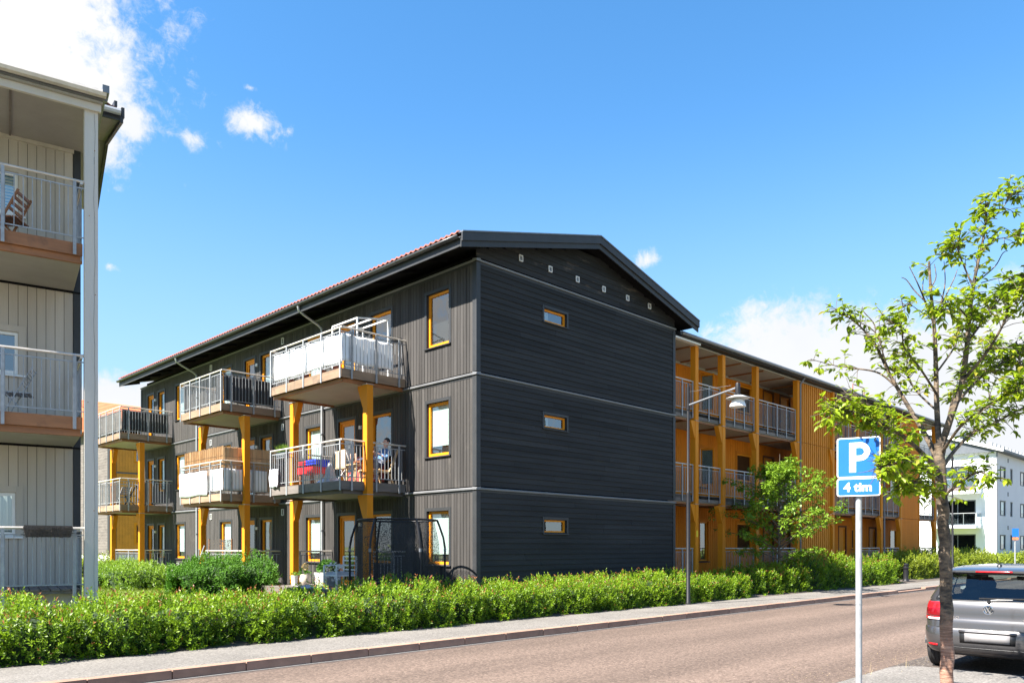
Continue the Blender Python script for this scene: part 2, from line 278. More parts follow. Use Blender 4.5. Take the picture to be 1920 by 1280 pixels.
# ------------------------------------------------------------------ mesh helpers
class MB:
    def __init__(s): s.v = []; s.f = []
    def add(s, vs, fs):
        o = len(s.v); s.v += [tuple(v) for v in vs]; s.f += [tuple(i + o for i in f) for f in fs]; return s
    def box(s, a, b):
        (x0, y0, z0), (x1, y1, z1) = a, b
        return s.add([(x0, y0, z0), (x1, y0, z0), (x1, y1, z0), (x0, y1, z0), (x0, y0, z1), (x1, y0, z1), (x1, y1, z1), (x0, y1, z1)], BOXF)
    def fbox(s, F, u0, u1, w0, w1, h0, h1):
        return s.add([F.p(u0, w0, h0), F.p(u1, w0, h0), F.p(u1, w1, h0), F.p(u0, w1, h0), F.p(u0, w0, h1), F.p(u1, w0, h1), F.p(u1, w1, h1), F.p(u0, w1, h1)], F.boxf)
    def prism(s, F, pts, w0, w1):       # polygon in (u,h) swept along w
        n = len(pts); vs = [F.p(u, w0, h) for u, h in pts] + [F.p(u, w1, h) for u, h in pts]
        fs = [tuple(range(n))[::-1], tuple(range(n, 2 * n))] + [(i, (i + 1) % n, n + (i + 1) % n, n + i) for i in range(n)]
        return s.add(vs, fs)
    def bar(s, p, q, a, b=None):        # square bar between two points
        p = Vector(p); q = Vector(q); b = b or a; d = (q - p).normalized()
        x = d.cross(Vector((0, 0, 1))); x = x.normalized() if x.length > 1e-3 else Vector((1, 0, 0)); y = x.cross(d).normalized()
        vs = [c + x * i * a / 2 + y * j * b / 2 for c in (p, q) for i, j in ((-1, -1), (1, -1), (1, 1), (-1, 1))]
        return s.add(vs, [(3, 2, 1, 0), (4, 5, 6, 7), (0, 1, 5, 4), (1, 2, 6, 5), (2, 3, 7, 6), (3, 0, 4, 7)])
    def tube(s, pts, rs, n=8, cap=True):
        pts = [Vector(p) for p in pts]; o = len(s.v); prev = None
        if isinstance(rs, (int, float)): rs = [rs] * len(pts)
        for i, p in enumerate(pts):
            d = (pts[min(i + 1, len(pts) - 1)] - pts[max(i - 1, 0)]); d = d.normalized() if d.length > 1e-9 else Vector((0, 0, 1))
            if prev is None:
                x = d.cross(Vector((0, 0, 1))); x = x.normalized() if x.length > 1e-3 else Vector((1, 0, 0))
            else: x = (prev - d * prev.dot(d)).normalized()
            prev = x; y = d.cross(x)
            for k in range(n):
                a = 2 * math.pi * k / n; s.v.append(tuple(p + (x * math.cos(a) + y * math.sin(a)) * rs[i]))
        for i in range(len(pts) - 1):
            for k in range(n):
                a = o + i * n + k; b = o + i * n + (k + 1) % n; s.f.append((a, b, b + n, a + n))
        if cap: s.f.append(tuple(range(o, o + n))[::-1]); s.f.append(tuple(range(o + (len(pts) - 1) * n, o + len(pts) * n)))
        return s
    def lathe(s, c, prof, n=24):        # prof: (radius, height) from bottom to top
        o = len(s.v); c = Vector(c)
        for r, h in prof:
            for k in range(n):
                a = 2 * math.pi * k / n; s.v.append((c.x + r * math.cos(a), c.y + r * math.sin(a), c.z + h))
        for i in range(len(prof) - 1):
            for k in range(n):
                a = o + i * n + k; b = o + i * n + (k + 1) % n; s.f.append((a, b, b + n, a + n))
        s.f.append(tuple(range(o, o + n))[::-1]); s.f.append(tuple(range(o + (len(prof) - 1) * n, o + len(prof) * n)))
        return s
    def grid(s, P):                     # rows of points
        o = len(s.v); m = len(P[0])
        for r in P: s.v += [tuple(p) for p in r]
        for i in range(len(P) - 1):
            for j in range(m - 1): a = o + i * m + j; s.f.append((a, a + 1, a + m + 1, a + m))
        return s
    def build(s, name, m, parent=None, smooth=False, **k):
        off = origin(parent)
        me = bpy.data.meshes.new(name); me.from_pydata([(x - off.x, y - off.y, z - off.z) for x, y, z in s.v], [], s.f)
        me.materials.append(MATS[m]); me.validate()
        if smooth:
            me.polygons.foreach_set('use_smooth', [True] * len(me.polygons))
            try: me.set_sharp_from_angle(angle=math.radians(40))
            except Exception: pass
        return link(name, me, parent, **k)
BOXF = [(3, 2, 1, 0), (4, 5, 6, 7), (0, 1, 5, 4), (1, 2, 6, 5), (2, 3, 7, 6), (3, 0, 4, 7)]
ORI = {}
def origin(o): return ORI.get(o.name, Vector()) if o else Vector()
def link(name, me, parent=None, label=None, cat=None, group=None, kind=None):
    o = bpy.data.objects.new(name, me); COL.objects.link(o)
    if parent: o.parent = parent; ORI[o.name] = origin(parent)
    for a, b in (('label', label), ('category', cat), ('group', group), ('kind', kind)):
        if b: o[a] = b
    return o
def thing(name, label, cat, loc=(0, 0, 0), group=None):
    o = bpy.data.objects.new(name, None); COL.objects.link(o); o.location = loc; o.empty_display_size = .2
    ORI[o.name] = Vector(loc); o['label'] = label; o['category'] = cat
    if group: o['group'] = group
    return o
class Frame:            # a wall: u along it, w outwards from it, h up
    def __init__(s, o, a, n):
        s.o = Vector(o); s.a = Vector(a).normalized(); s.n = Vector(n).normalized(); s.ang = math.atan2(s.a.y, s.a.x)
        right = s.a.cross(s.n).z > 0
        s.boxf = BOXF if right else [f[::-1] for f in BOXF]
    def p(s, u, w, h): return s.o + s.a * u + s.n * w + Vector((0, 0, h))
UNIT = {}
def unit_cube(m, wedge=False):
    key = (m, wedge)
    if key not in UNIT:
        me = bpy.data.meshes.new('piece'); t = .0 if wedge else .5
        vs = [(-.5, -.5, -.5), (.5, -.5, -.5), (.5, .5, -.5), (-.5, .5, -.5), (-.5, -t if wedge else -.5, .5), (.5, -t if wedge else -.5, .5), (.5, .5, .5), (-.5, .5, .5)]
        if wedge == 2: vs = [(-.5, -.5, -.5), (.5, -.5, -.5), (.5, .5, -.5), (-.5, .5, -.5), (-.5, -.5, .5), (.5, -.5, .5), (.5, .5, .5), (-.5, .5, .5)]
        me.from_pydata(vs, [], BOXF); me.materials.append(MATS[m]); UNIT[key] = me
    return UNIT[key]
def piece(name, F, u0, u1, w0, w1, h0, h1, m, parent, wedge=False):   # one board, bar or panel; alike pieces share their mesh
    o = link(name, unit_cube(m, wedge), parent)
    c = F.p((u0 + u1) / 2, (w0 + w1) / 2, (h0 + h1) / 2) - origin(parent)
    o.location = c; o.scale = (abs(u1 - u0), abs(w1 - w0), abs(h1 - h0))
    # local y must point inwards (-n): wedges are thick at the bottom, outside
    o.rotation_euler = (0, 0, math.atan2(-s_n(F).y, -s_n(F).x) - math.pi / 2)
    return o
def s_n(F): return F.n
XF = Frame((0, 0, 0), (1, 0, 0), (0, -1, 0))

def leaves(name, C, D, Nn, Ls, Ws, vals, m, parent=None, droop=.0, **k):
    N = len(C); D = D / np.linalg.norm(D, axis=1, keepdims=True)
    S = np.cross(D, Nn); S /= np.linalg.norm(S, axis=1, keepdims=True) + 1e-9
    U = np.cross(S, D); Ls = Ls[:, None]; Ws = Ws[:, None]
    V = np.empty((N, 4, 3)); V[:, 0] = C; V[:, 2] = C + D * Ls - U * Ls * droop
    V[:, 1] = C + D * Ls * .45 + S * Ws * .5 + U * Ws * .12; V[:, 3] = C + D * Ls * .45 - S * Ws * .5 + U * Ws * .12
    V -= np.array(origin(parent))
    me = bpy.data.meshes.new(name); me.vertices.add(4 * N); me.vertices.foreach_set('co', V.reshape(-1))
    me.loops.add(4 * N); me.loops.foreach_set('vertex_index', np.arange(4 * N, dtype=np.int32))
    me.polygons.add(N); me.polygons.foreach_set('loop_start', np.arange(0, 4 * N, 4, dtype=np.int32)); me.polygons.foreach_set('loop_total', np.full(N, 4, dtype=np.int32))
    me.update(calc_edges=True)
    at = me.attributes.new('v', 'FLOAT', 'FACE'); at.data.foreach_set('value', np.asarray(vals, dtype=np.float32))
    me.materials.append(MATS[m]); return link(name, me, parent, **k)
def rvec(n): v = rng.normal(size=(n, 3)); return v / np.linalg.norm(v, axis=1, keepdims=True)
# ------------------------------------------------------------------ ground, street
def sheet(name, m, pts, kind='structure', **k):
    b = MB(); b.add(pts, [tuple(range(len(pts)))]); return b.build(name, m, kind=kind, **k)
sheet('ground', 'lawn', [(-300, -300, -.06), (600, -300, -.06), (600, 600, -.06), (-300, 600, -.06)])
sheet('road', 'asphalt_red', [(-80, 3.9, 0), (400, 3.9, 0), (400, 10.17, 0), (-80, 10.17, 0)])
sheet('parking_bay', 'asphalt_bay', [(-80, 1.5, .004), (400, 1.5, .004), (400, 4.05, .004), (-80, 4.05, .004)])
b = MB(); b.box((-80, 10.32, -.05), (400, 11.92, .12)); b.build('pavement', 'pavement', kind='structure')
b = MB(); b.box((-80, -25, -.05), (400, 1.5, .10)); b.build('near_pavement', 'pavement', kind='structure')
b = MB(); b.add([(-80, 11.92, .10), (400, 11.92, .10), (400, 14.2, .36), (-80, 14.2, .36), (-80, 70, .40), (400, 70, .40)], [(0, 1, 2, 3)]); b.build('hedge_bed', 'soil', kind='structure')
b = MB(); b.add([(-80, 14.2, .36), (400, 14.2, .36), (400, 240, .5), (-80, 240, .5)], [(0, 1, 2, 3)]); b.build('lawn', 'lawn', kind='structure')
# kerb: mortar bed with single granite stones
b = MB(); b.box((-30, 10.19, -.04), (120, 10.31, .06)); b.box((-30, 10.10, -.03), (120, 10.19, .006)); kerb = b.build('kerb', 'mortar', kind='structure')
u = -4.0; i = 0
while u < 62:
    ln = 1.0; dz = random.uniform(-.004, .004); lo = 0
    if 29.2 < u < 33.0 or 38 < u < 46: lo = .055
    piece('kerb_stone', XF, u + .008, u + ln - .008, -10.325 + random.uniform(-.004, .004), -10.152 + random.uniform(-.004, .004), -.03, .128 + dz - lo, 'kerb_granite', kerb)
    u += ln
# island with the tree and the sign
b = MB(); pts = []
for cx, cy, a0 in ((10.85, 3.35, 0), (4.0, 3.35, 90)):
    for k in range(7): a = math.radians(a0 + k * 15); pts.append((cx + .45 * math.cos(a), cy + .45 * math.sin(a)))
pts = [(11.3, 1.45)] + pts + [(3.55, 1.45)]
n = len(pts); b.add([(x, y, -.02) for x, y in pts] + [(x, y, .105) for x, y in pts], [tuple(range(n, 2 * n))] + [(i, (i + 1) % n, n + (i + 1) % n, n + i) for i in range(n)])
b.build('traffic_island', 'pavement', kind='structure')
# scattered gravel along the edge of the parking bay
N = 900; C = np.stack([rng.uniform(7.5, 16, N), 3.75 + np.abs(rng.normal(0, .5, N)), np.full(N, .006)], 1)
leaves('gravel', C, np.stack([rng.normal(size=N), rng.normal(size=N), np.full(N, .15)], 1), np.tile((0, 0, 1.), (N, 1)), rng.uniform(.008, .02, N), rng.uniform(.008, .016, N), rng.random(N) * .5, 'dry_grass', kind='stuff')

# ------------------------------------------------------------------ railings, windows
def railing(p0, p1, z, parent, posts, single=True, below=.26, h=1.05, step=.11, hand='handrail', pw=.05, out=0.0, barmat='galv'):
    p0 = Vector((*p0, 0)); p1 = Vector((*p1, 0)); d = p1 - p0; ln = d.length; d.normalize()
    F = Frame(p0, d, (d.y, -d.x, 0))
    b = MB(); b.tube([F.p(-.02, 0, z + h), F.p(ln + .02, 0, z + h)], .024, 8); b.build('handrail', hand, parent, smooth=True)
    b = MB(); b.fbox(F, 0, ln, -.006, .006, z + h - .12, z + h - .10); b.build('upper_bar', barmat, parent)
    b = MB(); b.fbox(F, 0, ln, -.006, .006, z + .09, z + .11); b.build('lower_bar', barmat, parent)
    for u in posts: piece('rail_post', F, u - pw / 2, u + pw / 2, out - .008, out + .012, z - below, z + h - .02, barmat, parent)
    n = int(ln / step)
    if single:
        for i in range(1, n): piece('baluster', F, i * ln / n - .006, i * ln / n + .006, -.006, .006, z + .10, z + h - .11, barmat, parent)
    else:
        b = MB()
        for i in range(1, n): b.fbox(F, i * ln / n - .007, i * ln / n + .007, -.006, .006, z + .10, z + h - .11)
        b.build('baluster_row', barmat, parent, kind='stuff')

def window(F, u0, u1, h0, h1, parent, blind=None, frame='ochre_frame', trim='dark_trim', depth=.06, fw=.075, name='window', trimw=.085, tilt=0, mull=None, back='unlit_room', sill='dark_trim'):
    """frame of the window as the part; pane, blind, casing boards and sill are its pieces"""
    b = MB(); w0, w1 = -depth - .05, -depth + .015
    b.fbox(F, u0, u0 + fw, w0, w1, h0, h1); b.fbox(F, u1 - fw, u1, w0, w1, h0, h1)
    b.fbox(F, u0 + fw, u1 - fw, w0, w1, h0, h0 + fw); b.fbox(F, u0 + fw, u1 - fw, w0, w1, h1 - fw, h1)
    if mull: b.fbox(F, mull - .035, mull + .035, w0, w1, h0 + fw, h1 - fw)
    fr = b.build(name, frame, parent)
    b = MB()
    b.add([F.p(u0 + fw, w0 + .03 + tilt * .0, h0 + fw), F.p(u1 - fw, w0 + .03, h0 + fw), F.p(u1 - fw, w0 + .03 - tilt, h1 - fw), F.p(u0 + fw, w0 + .03 - tilt, h1 - fw)], [(0, 1, 2, 3)]); b.build('pane', 'pane', fr)
    b = MB(); b.fbox(F, u0, u1, w0 - .05, w0 - .04, h0, h1); b.build('interior', back, fr)  # flat panel whose dark colour stands for the unlit interior
    if blind:
        kind, top = blind; b = MB()
        if kind == 'curtain':
            P = [[F.p(u0 + fw + (u1 - u0 - 2 * fw) * (0 if q < 0 else q) * top / 24, w0 - .012 + .008 * math.sin(q * 2.1), hh) for q in range(25)] for hh in (h0 + fw, h1 - fw)]
            b.grid(P); b.build('curtain', 'curtain', fr)
        else:
            b.fbox(F, u0 + fw, u1 - fw, w0 - .02, w0 - .012, h0 + fw + (1 - top) * (h1 - h0), h1 - fw); b.build('blind', kind, fr)
    if trim:
        t = trimw
        for a in ((u0 - t, u0, -.02, .018, h0 - .02, h1 + t), (u1, u1 + t, -.02, .018, h0 - .02, h1 + t), (u0, u1, -.02, .02, h1, h1 + t)):
            piece('casing', F, *a, trim, fr)
        for a in ((u0 - .004, u0 + .012, w1, -.02, h0, h1), (u1 - .012, u1 + .004, w1, -.02, h0, h1), (u0, u1, w1, -.02, h1 - .012, h1 + .004)):
            piece('reveal', F, *a, trim, fr)
        b = MB(); b.prism(Frame(F.p(u0 - t, 0, 0), F.n, F.a), [(w1, h0 + .008), (.05, h0 - .02), (.05, h0 - .045), (w1, h0 - .03)], 0, u1 - u0 + 2 * t); b.build('sill', sill, fr)
    return fr
def door(F, u0, u1, h0, h1, parent, leaf='ochre_frame', frame='ochre_frame', trim='dark_trim', glass=True, depth=.06):
    b = MB(); w0, w1 = -depth - .05, -depth + .02; fw = .07
    b.fbox(F, u0, u0 + fw, w0, w1, h0, h1); b.fbox(F, u1 - fw, u1, w0, w1, h0, h1); b.fbox(F, u0 + fw, u1 - fw, w0, w1, h1 - fw, h1)
    fr = b.build('door', frame, parent)
    if glass:
        b = MB(); b.fbox(F, u0 + fw, u0 + fw + .09, w0, w0 + .04, h0, h1 - fw); b.fbox(F, u1 - fw - .09, u1 - fw, w0, w0 + .04, h0, h1 - fw)
        b.fbox(F, u0 + fw + .09, u1 - fw - .09, w0, w0 + .04, h0, h0 + .14); b.fbox(F, u0 + fw + .09, u1 - fw - .09, w0, w0 + .04, h1 - fw - .09, h1 - fw); b.build('leaf', leaf, fr)
        b = MB(); b.add([F.p(u0 + fw + .09, w0 + .02, h0 + .14), F.p(u1 - fw - .09, w0 + .02, h0 + .14), F.p(u1 - fw - .09, w0 + .02, h1 - fw - .09), F.p(u0 + fw + .09, w0 + .02, h1 - fw - .09)], [(0, 1, 2, 3)]); b.build('pane', 'pane', fr)
        b = MB(); b.fbox(F, u0, u1, w0 - .05, w0 - .04, h0, h1); b.build('interior', 'unlit_room', fr)  # dark panel in place of the unlit interior
    else:
        b = MB(); b.fbox(F, u0 + fw, u1 - fw, w0, w0 + .04, h0, h1 - fw); b.build('leaf', leaf, fr)
    b = MB(); b.fbox(F, u0 + fw + .05, u0 + fw + .17, w0 + .06, w0 + .08, h0 + 1.0, h0 + 1.025); b.build('handle', 'galv', fr)
    if trim:
        for a in ((u0 - .09, u0, -.02, .018, h0, h1 + .09), (u1, u1 + .09, -.02, .018, h0, h1 + .09), (u0, u1, -.02, .018, h1, h1 + .09)): piece('casing', F, *a, trim, fr)
    return fr
def spans(lo, hi, cuts):        # what is left of lo..hi after the cuts
    out = [(lo, hi)]
    for a, b in cuts:
        nx = []
        for p, q in out:
            if b <= p or a >= q: nx.append((p, q)); continue
            if a > p: nx.append((p, a))
            if b < q: nx.append((b, q))
        out = nx
    return [(p, q) for p, q in out if q - p > .02]

# ------------------------------------------------------------------ the dark timber building
U0, U1, V0, V1 = 13.15, 21.97, 14.40, 36.90
FLO = [.56, 3.42, 6.31]; TRIM = [3.165, 6.03, 8.86]
BLD = thing('apartment_building', 'dark grey timber apartment building with gable to the street and yellow framed windows', 'building', (U0, V0, 0))
FL = Frame((U0, 0, 0), (0, 1, 0), (-1, 0, 0)); FG = Frame((0, V0, 0), (1, 0, 0), (0, -1, 0))
b = MB(); b.box((U0 + .25, V0 + .25, .3), (U1 - .05, V1 - .1, 9.0)); b.build('core_wall', 'backing', BLD)
b = MB(); b.box((U0 + .04, V0 + .04, .0), (U1 - .04, V1 - .04, .34)); b.build('plinth', 'concrete', BLD)
# opening schedule of the long side: (y0, y1, kind)
SIDE = [(15.45, 16.36, 'w'), (17.95, 18.95, 'w'), (19.75, 20.65, 'd'), (21.68, 22.55, 'w'), (24.8, 25.6, 'w'), (26.05, 26.8, 'd'),
        (27.9, 28.8, 'w'), (32.1, 33.0, 'w'), (34.2, 34.9, 'w'), (35.4, 36.1, 'd')]
BANDS = [(.36, 3.10), (3.225, 5.965), (6.09, 8.80)]
b = MB(); b.box((U0 + .045, V0 + .05, .35), (U0 + .055, V0 + .06, 8.9))
def cuts_side(fi, grow=.0):
    r = []
    for a, c, k in SIDE:
        r.append((a - grow, c + grow, FLO[fi] + (.66 if k == 'w' else .0), FLO[fi] + 2.09 + grow))
    return r
side = MB(); side.box((U0 + .21, V0 + .22, .32), (U0 + .23, V1 - .1, 9.1)); side = side.build('side_wall', 'backing', BLD)
far = MB(); felt = MB()
for fi, (z0, z1) in enumerate(BANDS):
    ys = sorted({V0 + .06, V1 - .05, *[c[0] for c in cuts_side(fi)], *[c[1] for c in cuts_side(fi)]})
    for p, q in zip(ys, ys[1:]):
        for h0, h1 in spans(z0, z1, [(c[2], c[3]) for c in cuts_side(fi) if c[0] < (p + q) / 2 < c[1]]): felt.fbox(FL, p, q, -.06, -.032, h0, h1)
felt.build('felt_layer', 'backing', side)
for fi, (z0, z1) in enumerate(BANDS):
    y = V0 + .135; k = 0
    while y < V1 - .1:
        y2 = min(y + .120, V1 - .1); cs = [(c[2], c[3]) for c in cuts_side(fi) if c[0] < y2 - .01 and c[1] > y + .01]
        for p, q in spans(z0, z1, cs):
            w = random.uniform(.0, .004)
            if k < 92: piece('board', FL, y + .007, y2 - .007, -.035, w, p, q, 'dark_v', side)
            else: far.fbox(FL, y + .008, y2 - .008, -.03, w, p, q)
        y += .120; k += 1
far.build('distant_boards', 'dark_v', side, kind='stuff')
# gable boards
GW = [(15.63, 16.555, FLO[i] + 1.53, FLO[i] + 1.89) for i in range(3)]
gab = MB(); gab.box((U0 + .2, V0 + .21, .32), (U1 - .1, V0 + .23, 9.2)); gab = gab.build('gable_wall', 'backing', BLD)
RID = 17.5; EAVE = (12.32, 9.14); RZ = 10.48; SL = (RZ - EAVE[1]) / (RID - EAVE[0])
def roof_z(u): return RZ - SL * abs(u - RID)
pitch = .1455
felt = MB()
for z0, z1 in BANDS:
    us = [U0 + .05, 15.63, 16.555, U1 - .05]
    for p, q in zip(us, us[1:]):
        for h0, h1 in spans(z0, z1, [(g[2], g[3]) for g in GW] if p == 15.63 else []): felt.fbox(FG, p, q, -.06, -.032, h0, h1)
felt.build('felt_layer', 'backing', gab)
for z0, z1 in BANDS + [(8.925, 10.3)]:
    n = int(round((z1 - z0) / pitch)); ph = (z1 - z0) / n
    for i in range(n):
        a, c = z0 + i * ph, z0 + (i + 1) * ph
        ua, ub = U0 + .115, U1 - .115
        if z0 > 8.9:
            half = (RZ - .17 - c) / SL
            if half < .3: continue
            ua = max(U0 + .005, RID - half - .35); ub = min(U1 - .005, RID + half + .35)
        for p, q in spans(ua, ub, [(g[0], g[1]) for g in GW if g[2] < c - .02 and g[3] > a + .02]):
            j = random.uniform(p + 1.2, q - 1.2) if q - p > 4 else None
            for p_, q_ in ([(p, j - .002), (j + .002, q)] if j else [(p, q)]): piece('board', FG, p_, q_, -.03, .012 + random.uniform(0, .003), a + .001, c + .012, 'dark_h_worn' if z0 > 8.9 else 'dark_h', gab, wedge=True)
# corner boards, string courses
for F, a, c in ((FG, U0 - .024, U0 + .115), (FG, U1 - .115, U1 + .02), (FL, V1 - .1, V1 + .0)):
    for z0, z1 in BANDS: piece('corner_board', F, a, c, -.03, .022, z0, z1, 'dark_trim', BLD)
for z0, z1 in BANDS: piece('corner_board', FL, V0 - .02, V0 + .13, -.03, .02, z0, z1, 'dark_trim', BLD)
for z in TRIM:
    for F, a, c in ((FG, U0 - .05, U1 + .03), (FL, V0 - .05, V1)):
        b = MB(); b.prism(Frame(F.p(a, 0, 0), F.n, F.a), [(-.1, z - .03), (.03, z - .03), (.045, z - .028), (.05, z + .008), (.02, z + .03), (-.1, z + .045)], 0, c - a)
        b.build('string_course', 'flashing', BLD)
        b = MB(); b.fbox(F, a + .04, c - .02, -.06, .008, z - .09, z - .03); b.build('shadow_strip', 'dark_trim', BLD)
for i, g in enumerate(GW): window(FG, *g, BLD, blind=('curtain', .3) if i else None, depth=.07, fw=.055, trimw=.07)
for fi in range(3):
    for j, (a, c, k) in enumerate(SIDE):
        f = FLO[fi]
        if k == 'w':
            bl = None
            if fi < 2 and j in (0, 3, 6, 7): bl = ('blind', .86)
            elif j in (4, 8): bl = ('curtain', 1.0)
            elif fi == 2 and j in (3, 6, 7): bl = ('blind', .95)
            window(FL, a, c, f + .68, f + 2.09, BLD, blind=bl, depth=.07)
        else: door(FL, a, c, f + .0, f + 2.09, BLD)
for u in (14.72, 15.87, 17.02, 18.22, 19.38, 20.53):
    b = MB(); b.fbox(FG, u - .07, u + .07, 0, .03, 9.22, 9.24); b.fbox(FG, u - .07, u + .07, 0, .03, 9.36, 9.38); b.fbox(FG, u - .07, u - .05, 0, .03, 9.24, 9.36); b.fbox(FG, u + .05, u + .07, 0, .03, 9.24, 9.36)
    v = b.build('air_vent', 'white_frame', BLD)
    b = MB()
    for q in range(2): b.fbox(FG, u - .004 + q * .03 - .015, u + .004 + q * .03 - .015, .01, .02, 9.24, 9.36)
    b.build('grille', 'pipe_light', v)
for fi in range(3):
    for yv in (24.05, 29.6):
        f = FLO[fi] + 2.2; b = MB(); b.fbox(FL, yv - .07, yv + .07, 0, .03, f, f + .02); b.fbox(FL, yv - .07, yv + .07, 0, .03, f + .2, f + .22); b.fbox(FL, yv - .07, yv - .05, 0, .03, f + .02, f + .2); b.fbox(FL, yv + .05, yv + .07, 0, .03, f + .02, f + .2)
        b.build('air_vent', 'white_frame', BLD)
    for yv in (19.45, 25.85, 35.15):
        b = MB(); b.fbox(FL, yv - .04, yv + .04, .0, .06, FLO[fi] + 1.75, FLO[fi] + 1.85); b.build('wall_lamp', 'white_frame', BLD)
# roof
RV0, RV1 = 14.0, 37.2; FR = Frame((0, RV0, 0), (1, 0, 0), (0, 1, 0))
e2 = 2 * RID - EAVE[0]
b = MB(); b.prism(FR, [(EAVE[0], EAVE[1] - .02), (EAVE[0] + .02, EAVE[1] - .16), (RID, RZ - .18), (e2 - .02, EAVE[1] - .16), (e2, EAVE[1] - .02), (RID, RZ - .02)], 0, RV1 - RV0); roof = b.build('roof', 'backing', BLD)
b = MB(); rows = 15; per = .20; nv = int((RV1 - RV0 - .1) / per * 6); P = []
for r in range(rows):
    for s in (0, 1):
        f = (r + s) / rows; uu = EAVE[0] - .07 + (RID - EAVE[0] + .03) * f; zz = EAVE[1] + .045 + (RZ - EAVE[1] - .03) * f + (.035 if s == 0 else .0)
        P.append([(uu, RV0 + .05 + q * per / 6, zz + .028 * max(-.35, math.sin(q * math.pi / 3))) for q in range(nv)])
P.insert(0, [(x, y, z - .035) for x, y, z in P[0]])
b.grid(P); b.build('tile_field', 'tile_red', roof, kind='stuff')
b = MB(); b.prism(FR, [(RID, RZ + .01), (e2 + .03, EAVE[1]), (e2 + .03, EAVE[1] + .03), (RID, RZ + .05)], .05, RV1 - RV0 - .05); b.build('tile_slope', 'tile_red', roof)
b = MB(); b.tube([(RID, RV0 + .02, RZ + .03), (RID, RV1, RZ + .03)], .09, 8); b.build('ridge_tile', 'tile_red', roof)
for sgn in (-1, 1):             # verge boards in two steps with a metal cap
    ue = EAVE[0] if sgn < 0 else e2
    def strip(off0, off1, w0, w1, m, nm):
        b = MB(); b.prism(FR, [(RID, RZ + off0), (ue + sgn * .05, EAVE[1] + off0 - .01), (ue + sgn * .05, EAVE[1] + off1 - .01), (RID, RZ + off1)], w0, w1); b.build(nm, m, roof)
    strip(-.16, .045, -.075, -.03, 'dark_trim', 'verge_board'); strip(-.30, -.10, -.03, .005, 'dark_trim', 'verge_board'); strip(.045, .075, -.095, .08, 'pipe', 'verge_cap')
for q in range(20):             # rafter ends under the eaves
    yv = 14.3 + q * 1.2
    b = MB(); b.prism(Frame((0, yv, 0), (1, 0, 0), (0, 1, 0)), [(EAVE[0] + .05, EAVE[1] - .15), (EAVE[0] + .05, EAVE[1] - .24), (U0 + .02, EAVE[1] - .03), (U0 + .02, EAVE[1] + .06)], 0, .05); b.build('rafter', 'backing', roof)
b = MB(); b.box((EAVE[0] - .015, RV0, EAVE[1] - .27), (EAVE[0] + .012, RV1, EAVE[1] - .03)); b.build('fascia', 'dark_trim', roof)
b = MB(); P = []
for y in np.arange(RV0 + .02, RV1 + .01, (RV1 - RV0 - .02) / 24):
    P.append([(EAVE[0] - .08 + .065 * math.cos(a), y, EAVE[1] - .03 + .065 * math.sin(a)) for a in np.linspace(math.pi, 2 * math.pi, 9)])
b.grid(P); P2 = [[(x, y, z) for x, y, z in r[::-1]] for r in P]; gut = b.build('gutter', 'gutter_dark', roof, smooth=True)
sm = gut.modifiers.new('t', 'SOLIDIFY'); sm.thickness = .006
for y in np.arange(RV0 + 1, RV1, 1.45):
    b = MB(); b.tube([(EAVE[0] - .08 + .073 * math.cos(a), y, EAVE[1] - .03 + .073 * math.sin(a)) for a in np.linspace(math.pi, 2 * math.pi, 7)], .012, 5); b.build('gutter_bracket', 'gutter_dark', roof)
for yv in (21.47, 30.75):
    b = MB(); b.tube([(EAVE[0] - .08, yv, 9.04), (EAVE[0] - .06, yv, 8.92), (EAVE[0] + .15, yv, 8.80), (U0 - .22, yv, 8.60), (U0 - .09, yv, 8.5), (U0 - .08, yv, 8.3), (U0 - .08, yv, .5)], .04, 10); b.build('downpipe', 'pipe_light', BLD, smooth=True)
    for z in (7.6, 5.2, 2.2): b = MB(); b.fbox(FL, yv - .05, yv + .05, .0, .13, z, z + .03); b.build('pipe_clip', 'pipe', BLD)
# balconies
UO = 11.08
def balcony(ya, yb, z, single, wood='wood_fascia'):
    b = MB(); b.box((UO + .04, ya + .04, z - .06), (U0 - .02, yb - .04, z)); bal = b.build('balcony', 'wood_grey', BLD)
    b = MB(); b.box((UO + .16, ya + .14, z - .27), (U0 - .02, yb - .14, z - .245)); b.build('soffit_panel', 'soffit', bal)
    FS = [(Frame((UO, ya, 0), (0, 1, 0), (-1, 0, 0)), 0, yb - ya), (Frame((UO, ya, 0), (1, 0, 0), (0, -1, 0)), 0, U0 - UO - .02), (Frame((UO, yb, 0), (1, 0, 0), (0, 1, 0)), 0, U0 - UO - .02)]
    for F, a, c in FS:
        piece('fascia_board', F, a, c, -.04, .0, z - .235, z - .005, wood, bal)
        piece('lower_fascia', F, a + .12, c - .0, -.16, -.10, z - .33, z - .236, 'wood_brown' if wood == 'wood_fascia' else wood, bal)
    L = yb - ya; m = 4
    railing((UO + .02, yb), (UO + .02, ya), z, bal, [.04 + i * (L - .08) / m for i in range(m + 1)], single, out=.03)
    railing((UO + .02, ya), (U0 - .03, ya), z, bal, [.28, 1.05, 1.8], single, out=.03)
    railing((U0 - .03, yb), (UO + .02, yb), z, bal, [.2, 1.05, 1.8], single, out=.03)
    return bal
